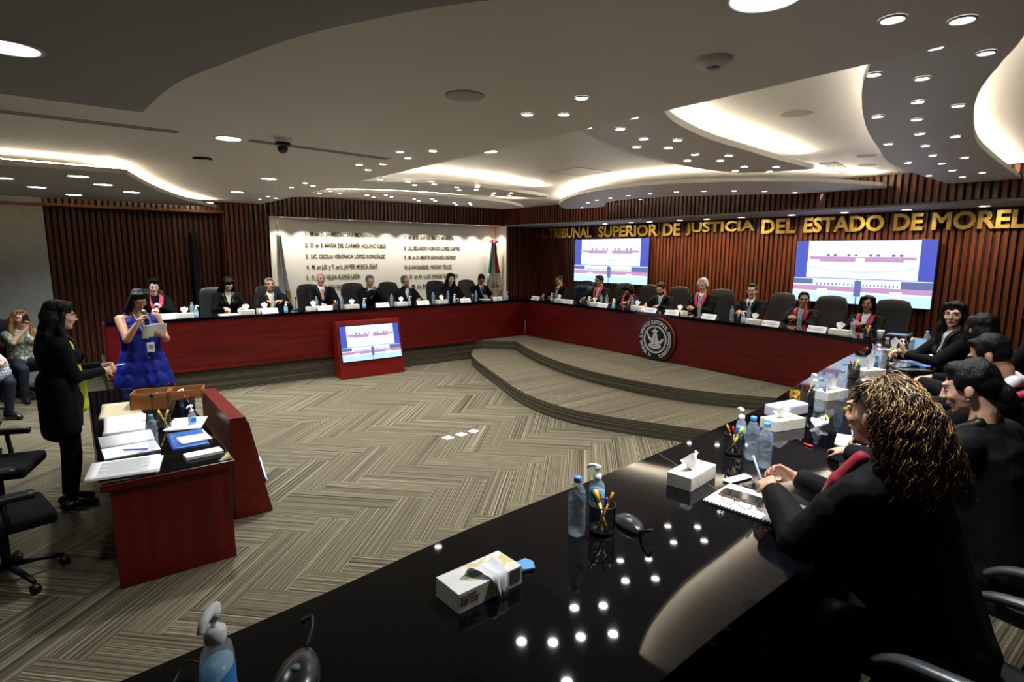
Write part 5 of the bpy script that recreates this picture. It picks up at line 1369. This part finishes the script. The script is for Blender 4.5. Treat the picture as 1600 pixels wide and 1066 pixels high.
clasp={-1:H_(-.055,.40,.86,.55,.6,.25,(1,0,-.2),.8),1:H_(.055,.40,.86,-.55,.6,.25,(-1,0,-.2),.8)}
write={-1:H_(-.16,.42,.845,.7,.7,-.1),1:H_(.12,.46,.86,-.5,.8,-.3,(-.5,0,-.8),.8)}
def seatL(px,zt,label,dx=0,**k):
    y=ysolve(-10.72,px,zt-.12); hy=k.pop('hy',.10)
    h=k.pop('hx',0)
    return person(label,(-10.72-hy-.0,y,ZD),R(-90)+k.pop('rz',0),head=(h,hy,zt-.12-ZD),**k)
def seatF(px,zt,label,Y=9.02,**k):
    x=xsolve(Y,px,zt-.12); hy=k.pop('hy',.10); 
    return person(label,(x,Y+hy,ZD),R(180)+k.pop('rz',0),head=(0,hy,zt-.12-ZD),**k)
# left bench (image left to right)
seatL(240,1.74,'person with short black hair in a black robe with a wide pink sash',fem=True,hair='full',sk='pale',sash=SASHP,lids=.6,hpitch=12,hands={-1:H_(-.05,.36,.93,.5,.5,.5,(1,0,0),.8),1:H_(.09,.40,.88,-.6,.6,.2,(-.6,0,-.6),.7)})
seatL(356,1.74,'person with long black hair and glasses writing, head bent, at the left bench',fem=True,hair='long',sk='light',glasses=GB,lids=.8,hpitch=34,hyaw=12,hy=.20,outfit='suit',shirt=mat('blouse_cream',(.62,.58,.46),.7),hands=write,hroll=6)
seatL(421,1.715,'person in a yellow tie with hands clasped below the chin at the left bench',hair='short',hairm=HG,sk='tan',shirt=SHIRT,tie=mat('tie_yellow',(.75,.48,.05),.5),hands={-1:H_(-.12,.38,.94,.9,.3,.1,(0,-.3,-1),.7),1:H_(.12,.38,.94,-.9,.3,.1,(0,-.3,-1),.7)},wide=1.15,hpitch=-4,collar=True)
seatL(501,1.80,'bald person in a black robe with white shirt and pink tie',hair='bald',hairm=HW,sk='light',shirt=SHIRT,tie=mat('tie_pink',(.60,.25,.28),.5),hands=write,hpitch=3,collar=True,wide=1.05)
seatL(578,1.735,'balding person holding clasped hands before the mouth',hair='thin',hairm=HG,sk='light',shirt=SHIRT,glasses=GM,hpitch=14,hy=.16,hands={-1:H_(-.04,.34,1.06,.35,.2,1,(1,.1,0),1.0,(-.6,.5,-.9)),1:H_(.04,.34,1.06,-.35,.2,1,(-1,.1,0),1.0,(.6,.5,-.9))})
seatL(635,1.71,'person in a black robe leaning one cheek on a raised fist',hair='short',hairm=HG,sk='tan',shirt=SHIRT,hroll=14,hpitch=4,hx=.03,hands={-1:H_(-.14,.40,.86,.7,.5,-.1),1:H_(.12,.20,1.10,-.4,-.2,1,(-1,0,0),1.1,(.6,.6,-.9))})
seatL(704,1.735,'smiling person with long black hair at the left bench before the board',fem=True,hair='long',sk='pale',shirt=None,outfit='robe',hpitch=2)
seatL(752,1.70,'person bent over writing beside the green, white and red flag',hair='short',sk='tan',shirt=SHIRT,tie=mat('tie_blue',(.05,.12,.25),.5),outfit='suit',hpitch=34,hyaw=-10,hy=.20,lids=.8,hands=write)
# front bench
seatF(873,1.69,'person in a dark suit and red tie at the bench corner, looking down',hair='thin',sk='mid',outfit='suit',shirt=SHIRT,tie=SASH,glasses=GM,hpitch=18,lids=.6,hyaw=10,hands=write)
seatF(936,1.73,'person with black hair and a red sash beside the blue jacket',hair='short',sk='tan',shirt=SHIRT,sash=SASHP,hyaw=-8,hpitch=8)
seatF(980,1.585,'person with black hair bowing the head, in a red sash, at the front bench',fem=True,hair='bob',sk='light',sash=SASHP,hpitch=48,hy=.22,lids=.9,hands=write)
seatF(1033,1.65,'person with a dark beard and pale blue tie writing at the front bench',hair='short',hairm=HBR,sk='light',shirt=SHIRT,tie=mat('tie_paleblue',(.35,.45,.60),.5),hpitch=26,lids=.8,hy=.17,hands=write)
bd=[o for o in C.objects if o.name.startswith('person') and o.parent is None][-1]
seatF(1098,1.76,'white-haired person in a red sash and grey tie at the middle of the front bench',hair='full',hairm=HW,sk='light',shirt=SHIRT,sash=SASHP,tie=mat('tie_grey',(.35,.37,.36),.5),hpitch=10,hyaw=14,lids=.4,wide=1.05,hands=clasp)
seatF(1175,1.715,'young person in a black robe with a thin black tie and glasses',hair='short',hairm=HBR,sk='light',shirt=SHIRT,tie=GB,glasses=GB,hpitch=4,hyaw=16,hands=clasp,collar=True)
seatF(1256,1.63,'person with glasses and a red sash looking to the left at the front bench',hair='short',sk='tan',shirt=mat('shirt_grey',(.30,.32,.30),.7),sash=SASH,glasses=GB,hyaw=26,hpitch=2,hands=clasp)
seatF(1356,1.63,'person with black bobbed hair and glasses, red sash, nearest the right screen',fem=True,hair='bob',sk='tan',shirt=SHIRT,sash=SASH,glasses=GB,hyaw=8,hands=clasp,outfit='suit')
# beard of the bearded man
def add_beard(pe, T):
    b=B()
    for c,r in (((0,.062,-.088),(.042,.032,.028)),((.045,.03,-.065),(.018,.03,.035)),((-.045,.03,-.065),(.018,.03,.035))):
        V,F=ICO[2]; b.add([T@Vector((c[0]+p[0]*r[0],c[1]+p[1]*r[1],c[2]+p[2]*r[2])) for p in V],F,True)
    g=b; g.tube([T@Vector(q) for q in ((-.028,.090,-.058),(-.012,.099,-.047),(.012,.099,-.047),(.028,.090,-.058))],.005,6)
    b.build('beard',HBR,pe)
h_=Vector((0,.17,1.65-.12-ZD)); add_beard(bd,Matrix.Translation(h_)@Matrix.Rotation(R(-26),4,'X'))
# blue jacket over a chair near the corner
jb=B()
cx_=xsolve(9.35,903)
for s in (-1,1): jb.cap((s*.20,0,.98),(s*.24,.03,.55),.075,.06)
jb.cap((-.18,-.04,1.0),(.18,-.04,1.0),.07,.07); jb.cap((-.12,-.06,.9),(-.12,-.06,.5),.14,.15,2,((0,1,0),.5)); jb.cap((.12,-.06,.9),(.12,-.06,.5),.14,.15,2,((0,1,0),.5))
o=voxel(jb,'hanging_jacket',mat('jacket_navy',(.015,.035,.10),.7),None,.014,2,.012,10,6); props(o,'dark blue jacket draped over the chair back near the bench corner','jacket')
o.location=(cx_,9.50,ZD); o.rotation_euler=(0,0,R(180))
# ---- standing woman in a blue dress with a microphone ----
loc=(-7.98,.60,0)
RW=R(-75)
hz=1.615
pe,T,wr,hd,N,el=person('person in a sleeveless royal blue dress speaking into a microphone and reading a sheet',loc,RW,head=(0,.05,hz),hpitch=24,sit=False,fem=True,hair='bob',hairm=HB,sk='mid',outfit='none',lids=.7,vs=.007,hv=.006,wide=1.14,glasses=GM,armk=1.2,
  hands={1:H_(.095,.27,1.39,-.55,.15,.75,(-.8,.1,-.1),1.15,(.45,-.3,-1)),-1:H_(-.12,.31,1.20,.65,.6,.1,(.2,.1,1),.75,(-.5,-.3,-1))},skirt=1)
hb=B(); Tm=T
def Tc(P): return [T@Vector(p) for p in P]
for s in (-1,1): hb.chain(Tc([(s*.085,.0,-.04),(s*.105,.0,-.12),(s*.11,.01,-.19)]),[.036,.042,.028])
hb.chain(Tc([(0,-.08,-.05),(0,-.08,-.20)]),[.08,.06]); voxel(hb,'hair',HB,pe,.008,2,.010,20)
d=B(); P_=Vector((0,0,.95)); Cn=P_.lerp(N,.66)
for s in (-1,1):
    d.cap(P_+Vector((s*.05,0,.08)),Cn+Vector((s*.06,0,0)),.135,.135,2,((0,1,0),.85)); d.cap(Cn+Vector((s*.06,0,0)),N+Vector((s*.11,-.005,-.075)),.118,.060); d.ell(Cn+Vector((s*.08,.085,-.005)),(.082,.075,.078)); d.cap(N+Vector((s*.10,.02,-.10)),N+Vector((s*.115,0,-.025)),.05,.04); d.cap(N+Vector((s*.10,-.04,-.10)),N+Vector((s*.115,-.01,-.025)),.05,.04)
d.cap(Cn,N+Vector((0,.0,-.10)),.12,.07)
for s in (-1,1): d.cap(P_+Vector((s*.06,0,0)),Cn+Vector((s*.085,0,.02)),.15,.135,2,((0,1,0),.95))
P0=Vector((0,0,1.05))
rings=[(1.06,.15,.13),(.95,.18,.16),(.80,.215,.19),(.65,.24,.22),(.50,.26,.24)]
for i in range(len(rings)-1):
    for kx in (-.5,0,.5): d.cap((rings[i][1]*kx,0,rings[i][0]),(rings[i+1][1]*kx,0,rings[i+1][0]),rings[i][2]*.9,rings[i+1][2]*.9,2)
voxel(d,'dress',BLUED,pe,.009,3,.012,7,9)
mic=empty('handheld_microphone','black handheld microphone held at the mouth of the speaking woman','microphone',loc,RW)
c_=(hd[1][0][1]+wr[1])/2+Vector((-.035,.015,0)); dirm=(T@Vector((0,.13,-.07))-c_).normalized()
tip=T@Vector((.0,.135,-.07))
g=G(); g.tube([tip-dirm*.22,tip-dirm*.04],.012,12,.017); g.build('handle',M_BLACK,mic); g=G(); g.ell(tip-dirm*.02,(.026,.026,.028)); g.build('grille_head',mat('mic_mesh',(.42,.40,.36),.35,.8),mic)
sh=G(); vs_=[]; c0=Vector((-.02,.37,1.28))
for j in range(9):
    for i in range(11):
        u=(i/10-.5)*.25; v=(j/8-.5)*.17; vs_.append(c0+Vector((u,.015*math.sin(u*25)+.35*v,v*.92+.006*math.cos(u*30))))
sh.add(vs_,[(j*11+i,j*11+i+1,(j+1)*11+i+1,(j+1)*11+i) for j in range(8) for i in range(10)],True)
o=sh.build('paper_sheet',M_WHITE); props(o,'white sheet of paper held open by the woman in the blue dress','paper'); o.location=loc; o.rotation_euler=(0,0,RW); m=o.modifiers.new('s','SOLIDIFY'); m.thickness=.001
g=G()
for s in (-1,1): g.tube(catmull([(s*.07,.02,N.z+.02),(s*.065,.14,N.z-.08),(s*.04,.19,N.z-.20),(0,.20,1.16)],5),.006,6)
o=g.build('lanyard',mat('lanyard_print',(.30,.30,.33),.6,nscale=80,namt=.9),pe)
bg=G(); bg.box(-.04,.04,.275,.280,1.02,1.135); o=bg.build('badge',M_WHITE,pe,bevel=.003); g=G(); g.box(-.022,.022,.2805,.282,1.06,1.11); g.build('badge_photo',mat('badge_photo',(.35,.33,.36),.5),o)
g=G(); W_=wr[1]; g.tube([W_+Vector((.031*math.cos(a),.031*math.sin(a)*.4,.031*math.sin(a)*.9)) for a in [2*math.pi*k/16 for k in range(17)]],.004,5,cap=False); g.build('bracelet',M_STEEL,pe)
# ---- standing woman in a black suit, seen from the side ----
loc=(-5.98,-.14,0); RW=R(6)
pe,T,wr,hd,N,el=person('person with long dark hair in a black suit standing behind the desk',loc,RW,head=(0,.05,1.655),hpitch=8,sit=False,fem=True,hair='longwavy',hairm=HB,sk='light',outfit='suit',glasses=GM,vs=.008,hv=.006,wide=1.08,
  hands={1:H_(.05,.30,1.16,-.45,.75,.05,(-.8,0,-.3),.9,(.5,-.6,-.8)),-1:H_(-.05,.31,1.19,.45,.75,.0,(.8,0,-.3),.9,(-.5,-.6,-.8))})
b=B(); b.cap((0,.05,N.z-.10),(0,.10,1.12),.07,.075,2,((1,0,0),.8)); b.cap((0,.10,1.12),(0,.095,.90),.075,.095,2,((1,0,0),.8)); voxel(b,'blouse',YEL,pe,.009,2,.006,12)
jb=B()
for s in (-1,1):
    jb.cap((s*.11,-.01,1.10),(s*.12,.0,.74),.11,.115); jb.cap((s*.04,-.05,1.10),(s*.04,-.05,.72),.12,.13)
voxel(jb,'jacket_skirt',SUIT,pe,.012,2,.006,8)
g=G(); g.tube([wr[1]+Vector((.03*math.cos(a),.0,.03*math.sin(a))) for a in [2*math.pi*k/14 for k in range(15)]],.003,5,cap=False); g.build('bracelet',M_GOLD,pe)
g=G(); g.obox((.0,.43,1.19),(.01,0,0),(0,.035,.004),(0,0,.0015)); o=g.build('paper_slip',M_WHITE); props(o,'small folded slip in the hands of the woman in the black suit','paper'); o.location=loc; o.rotation_euler=(0,0,RW)
# ---- audience by the left wall ----
def flor():
    m,nt,b=_new('floral_cloth'); tc=nt.nodes.new('ShaderNodeTexCoord'); n=nt.nodes.new('ShaderNodeTexVoronoi'); n.inputs['Scale'].default_value=28
    r=nt.nodes.new('ShaderNodeValToRGB'); e=r.color_ramp; e.elements[0].position=.25; e.elements[0].color=(.55,.55,.40,1); e.elements[1].position=.6; e.elements[1].color=(.13,.17,.11,1)
    nt.links.new(tc.outputs['Object'],n.inputs['Vector']); nt.links.new(n.outputs['Distance'],r.inputs['Fac']); nt.links.new(r.outputs['Color'],b.inputs['Base Color']); return m
FLORAL=flor()
pe,T,wr,hd,N,el=person('person in a pale floral blouse filming with a phone by the left wall',(-10.95,-.66,0),R(-72),head=(0,.09,1.20),fem=True,hair='longwavy',hairm=HM,sk='light',outfit='top',top=FLORAL,bare_arms=True,hands={1:H_(.0,.34,1.07,-.1,.1,1,(0,1,.1),.7,(.8,-.1,-.9)),-1:H_(-.1,.32,.68,.6,.7,0)},group=None)
phn=empty('smartphone','black phone held up before the face of the woman in the floral blouse','phone',(-10.95,-.66,0),R(-72)); g=G(); g.obox((.0,.335,1.19),(.038,0,0),(0,.004,0),(0,0,.075)); g.build('case',M_BLACK,phn,bevel=.004)
g=G(); g.ell((.022,.341,1.245),(.007,.002,.007)); g.build('camera_lens',M_CHROME,phn)
person('person with short dark hair in black, half hidden behind the floral blouse',(-11.5,-1.02,0),R(-65),head=(0,.06,1.30),hair='short',sk='tan',outfit='top',top=mat('shirt_black_a',(.012,.012,.015),.8))
person('person in a white long-sleeved top with a checked bag, cut by the left edge',(-9.85,-1.10,0),R(-50),head=(0,.02,1.20),fem=True,hair='long',sk='light',outfit='top',top=SHIRT,hands={1:H_(.10,.40,.80,-.8,.5,0),-1:H_(-.1,.42,.78,.8,.5,0)})
def plaid():
    m,nt,b=_new('plaid_cloth'); tc=nt.nodes.new('ShaderNodeTexCoord'); L=nt.links.new; out=None
    cols=[]
    for ax in ('X','Z'):
        w_=nt.nodes.new('ShaderNodeTexWave'); w_.bands_direction=ax; w_.inputs['Scale'].default_value=9; L(tc.outputs['Object'],w_.inputs['Vector']); cols.append(w_)
    mx=nt.nodes.new('ShaderNodeMath'); mx.operation='ADD'; L(cols[0].outputs['Fac'],mx.inputs[0]); L(cols[1].outputs['Fac'],mx.inputs[1])
    r=nt.nodes.new('ShaderNodeValToRGB'); r.color_ramp.elements[0].color=(.08,.10,.16,1); r.color_ramp.elements[1].color=(.55,.58,.62,1); r.color_ramp.elements[0].position=.2; 
    mm=nt.nodes.new('ShaderNodeMath'); mm.operation='MULTIPLY'; mm.inputs[1].default_value=.5; L(mx.outputs[0],mm.inputs[0]); L(mm.outputs[0],r.inputs['Fac']); L(r.outputs['Color'],b.inputs['Base Color']); return m
b=B(); b.cap((-.14,.30,.69),(.14,.30,.66),.085,.09); b.cap((-.12,.36,.62),(.14,.38,.56),.08,.09); o=voxel(b,'plaid_bag',plaid(),None,.012,2,.012,8); props(o,'grey and blue checked bag on the lap of the person in white','bag'); o.location=(-9.85,-1.10,0); o.rotation_euler=(0,0,R(-50))
chair('grey audience chair under the woman in the floral blouse',(-11.0,-.67,0),R(-72),None,'task'); chair('audience chair of the man half hidden by the floral blouse',(-11.55,-1.04,0),R(-65),None,'task'); chair('audience chair of the person in a white top',(-9.9,-1.12,0),R(-50),None,'task')
# ---- near bench: curly-haired woman ----
def strand_hair(T, parent, n, m3, seed=3, length=.33, r=.0020, top=.09):
    """wavy locks grown from the scalp, hanging down and outwards"""
    rnd=random.Random(seed); g=G()
    for i in range(n):
        th=rnd.uniform(0,2*math.pi); ph=math.acos(rnd.uniform(-.35,1))
        sx,sy,sz=math.sin(ph)*math.cos(th),math.sin(ph)*math.sin(th),math.cos(ph)
        if sy>-.02 and sz<.56: continue
        if abs(sx)>.55 and sy>.02 and sz<.75: continue
        if sy>.60 and sz<.66: continue
        bang=sy>.12
        p=Vector((sx*.086,-.020+sy*.100,.038+sz*.088)); out=Vector((sx,sy,sz*.6)).normalized()
        L=length*rnd.uniform(.6,1.05)*(1 if not bang else .27); seg=22; a0=rnd.random()*6.28; amp=rnd.uniform(.006,.013); fr=rnd.uniform(26,42); pts=[]
        q=p.copy(); d=(Vector((out.x,out.y,out.z*.35))*.9+Vector((0,-.22,.0))).normalized()
        tang=Vector((-out.y,out.x,0)); tang=tang.normalized() if tang.length>.01 else Vector((1,0,0))
        if bang: d=Vector((.8*(1 if sx>0 else -1)*rnd.random()+sx,.75,.25)).normalized()
        for k in range(seg):
            t=k/(seg-1)
            pts.append(T@(q+ (tang*math.cos(a0+fr*t*L*3)+out*math.sin(a0+fr*t*L*3)*.8)*amp*min(1,t*3)))
            g_=Vector((0,-.05 if bang else -.26,-1))
            d=(d*.74+g_*.26+out*.06*(1-t)).normalized(); q=q+d*(L/seg)
        c=rnd.random(); g.k=0 if c<.60 else (1 if c<.95 else 2)
        if sz>.45 or sy>.0: g.k=0 if c<.30 else (1 if c<.55 else 2)
        if sz<.1 and sy<-.1: g.k=0 if c<.62 else (1 if c<.93 else 2)
        g.tube(pts,[r*(1-.6*k/seg) for k in range(seg)],4,cap=False)
    for q in range(len(g.sm)): g.sm[q]=True
    o=g.build('curly_locks',m3,parent); o['kind']='stuff'; return o
HC=[mat('curl_dark',(.020,.011,.007),.35),mat('curl_brown',(.085,.036,.013),.35),mat('curl_blonde',(.42,.25,.09),.35)]
loc=(-.465,2.12,ZD); RW=R(84)
# locals: +Y faces -X (the table)
pe,T,wr,hd,N,el=person('person with long curly highlighted hair in a black robe with red trim, holding a pen',loc,RW,head=(-.0,.25,1.29),hpitch=4,hyaw=-4,fem=True,hair='curly',hairm=HBR,sk='mid',outfit='robe',vs=.007,hv=.0055,lips=LIPR,wide=1.18,
  hands={1:H_(.08,.56,.93,-.35,.85,.25,(-.85,.1,-.35),.75,(.5,-.3,-.9)),-1:H_(-.10,.55,.925,.55,.75,.10,(.7,.1,-.7),.85,(-.5,-.2,-.9))})
b=B()
for c,r in (((0,-.025,.046),(.088,.103,.086)),((0,-.06,-.02),(.090,.075,.10)),((0,.035,.095),(.055,.040,.028))):
    V,F=ICO[2]; b.add([T@Vector((c[0]+p[0]*r[0],c[1]+p[1]*r[1],c[2]+p[2]*r[2])) for p in V],F,True)
b.chain([T@Vector(p) for p in ((0,-.08,-.05),(0,-.11,-.17),(0,-.11,-.27))],[.085,.095,.06])
for s in (-1,1): b.chain([T@Vector(p) for p in ((s*.072,-.05,.02),(s*.088,-.075,-.08),(s*.09,-.085,-.18))],[.032,.045,.042])
hr=voxel(b,'hair',HC[0],pe,.008,2,.012,20)
strand_hair(T,pe,2300,HC)
tb=B(); 
for s in (-1,1):
    tb.chain([N+Vector((s*.085,.045,.025)),N+Vector((s*.10,.10,-.07)),N+Vector((s*.07,.16,-.20)),N+Vector((s*.035,.185,-.33))],[.026,.034,.036,.034])
voxel(tb,'red_trim',mat('velvet_red',(.27,.002,.016),.7,sheen=.1),pe,.008,2,.003,20)
g=G(); W_=wr[-1]; dW=(W_-el[-1]).normalized(); xx=dW.orthogonal().normalized(); yy=dW.cross(xx)
for q in (-.012,.0,.010): g.tube([W_-dW*(.03+q)+(xx*math.cos(a)+yy*math.sin(a))*.0335 for a in [2*math.pi*k/20 for k in range(21)]],.003,6,cap=False)
g.build('gold_watch',M_GOLD,pe)
for s in (-1,1):
    for tip in hd[s][0][:4]:
        g=G(); g.ell(tip+Vector((0,.002,.003)),(.0052,.0062,.004),n=1); g.build('fingernail',mat('nail_red',(.28,.01,.03),.25),pe)
pn=empty('pen','clear ballpoint pen held by the curly-haired woman','pen',loc,RW)
pa=(hd[1][1]+hd[1][0][0])/2; g=G(); g.tube([pa-Vector((.03,.02,.05)),pa+Vector((-.02,.06,.09))],.0045,8); g.build('barrel',mat('pen_clear',(.6,.65,.75),.15,alpha=.7),pn); g=G(); g.tube([pa-Vector((.03,.02,.05)),pa-Vector((.024,.01,.028))],.006,8); g.build('cap',M_PENS[1],pn)
# ---- woman in profile with hair tied back ----
loc=(-.455,2.95,ZD); RW=R(80)
pe,T,wr,hd,N,el=person('person in profile with sleek black hair tied back and earrings, black robe',loc,RW,head=(.02,.22,1.27),hpitch=18,hyaw=14,fem=True,hair='updo',hairm=HB,sk='light',outfit='robe',vs=.008,hv=.0055,lids=.8,wide=1.1,
  hands={1:H_(.10,.66,.875,-.3,.9,-.1,(-.6,.1,-.7),.85,(.6,-.3,-.9)),-1:H_(-.12,.62,.87,.3,.9,-.1,(.2,.1,-1),.5,(-.6,-.2,-.9))})
for s in (-1,1): ribb=None
tb=B()
for s in (-1,1): tb.chain([N+Vector((s*.075,-.02,.03)),N+Vector((s*.105,.05,-.03)),N+Vector((s*.085,.13,-.15)),N+Vector((s*.03,.165,-.27))],[.026,.032,.034,.030])
voxel(tb,'satin_collar',SATIN,pe,.008,2,.004,18)
for s in (-1,1):
    g=G(); g.ell(T@Vector((s*.086,.002,-.046)),(.004,.005,.007)); g.ell(T@Vector((s*.086,.002,-.060)),(.0035,.004,.006)); g.build('earring',M_CHROME,pe)
pn=empty('pen','silver pen in the writing hand of the woman in profile','pen',loc,RW); pa=(hd[1][1]+hd[1][0][0])/2; g=G(); g.tube([pa-Vector((0,.02,.03)),pa+Vector((.0,.01,.11))],.004,8); g.build('barrel',M_STEEL,pn)
g=G(); bc=N+Vector((-.10,.16,-.26)); g.tube([bc+Vector((.016*math.cos(a),.004,.016*math.sin(a))) for a in [2*math.pi*k/16 for k in range(17)]],.0035,5,cap=False); g.build('brooch',M_ESIL,pe)
# ---- man with white collar and red band, seen from behind ----
loc=(-.62,4.20,ZD); RW=R(100)
pe,T,wr,hd,N,el=person('person with short black hair, glasses and white collar, beyond the woman in profile',loc,RW,head=(-.02,.24,1.26),hpitch=26,hyaw=-6,hair='short',hairm=HB,sk='tan',outfit='robe',vs=.010,hv=.007,glasses=GB,lids=.7,wide=1.1,
  hands={1:H_(.10,.62,.88,-.5,.8,-.1),-1:H_(-.12,.60,.88,.5,.8,-.1)})
tb=B(); 
for s in (-1,1): tb.chain([N+Vector((0,-.085,.03)),N+Vector((s*.08,-.06,.035)),N+Vector((s*.14,.01,-.02)),N+Vector((s*.09,.12,-.12))],[.036,.036,.036,.028])
voxel(tb,'white_collar',SHIRT,pe,.008,2,.004,18)
tb=B()
for s in (-1,1): tb.chain([N+Vector((0,-.125,-.03)),N+Vector((s*.10,-.10,-.03)),N+Vector((s*.20,-.02,-.055)),N+Vector((s*.14,.12,-.16))],[.026,.026,.026,.026])
voxel(tb,'red_band',SASHP,pe,.008,2,.003,18)
# ---- woman with raised hand facing the camera, and the dark-haired one beside her ----
pe,T,wr,hd,N,el=person('person with long black hair and round glasses raising one hand, at the bench end',(-1.50,6.35,ZD),R(128),head=(0,.10,1.30),hyaw=52,fem=True,hair='long',hairm=HB,sk='light',outfit='suit',shirt=SHIRT,glasses=GM,vs=.010,hv=.006,
  hands={1:H_(.10,.50,.88,-.5,.6,.3,(-.8,0,0),.8),-1:H_(-.05,.48,.92,-.1,.3,1,(.5,.7,.1),.25,(-.8,-.2,-.7))})
person('person with dark hair turned away, beside the woman raising a hand',(-1.03,5.35,ZD),R(90),head=(0,.13,1.28),hyaw=-60,fem=True,hair='bob',hairm=HB,sk='light',outfit='robe',vs=.011,hv=.008,hpitch=6)
person('person in black at the right edge, seen in shadow before the slats',(-1.05,7.2,ZD),R(95),head=(0,.10,1.28),fem=True,hair='long',hairm=HB,sk='light',outfit='robe',vs=.012,hv=.009)
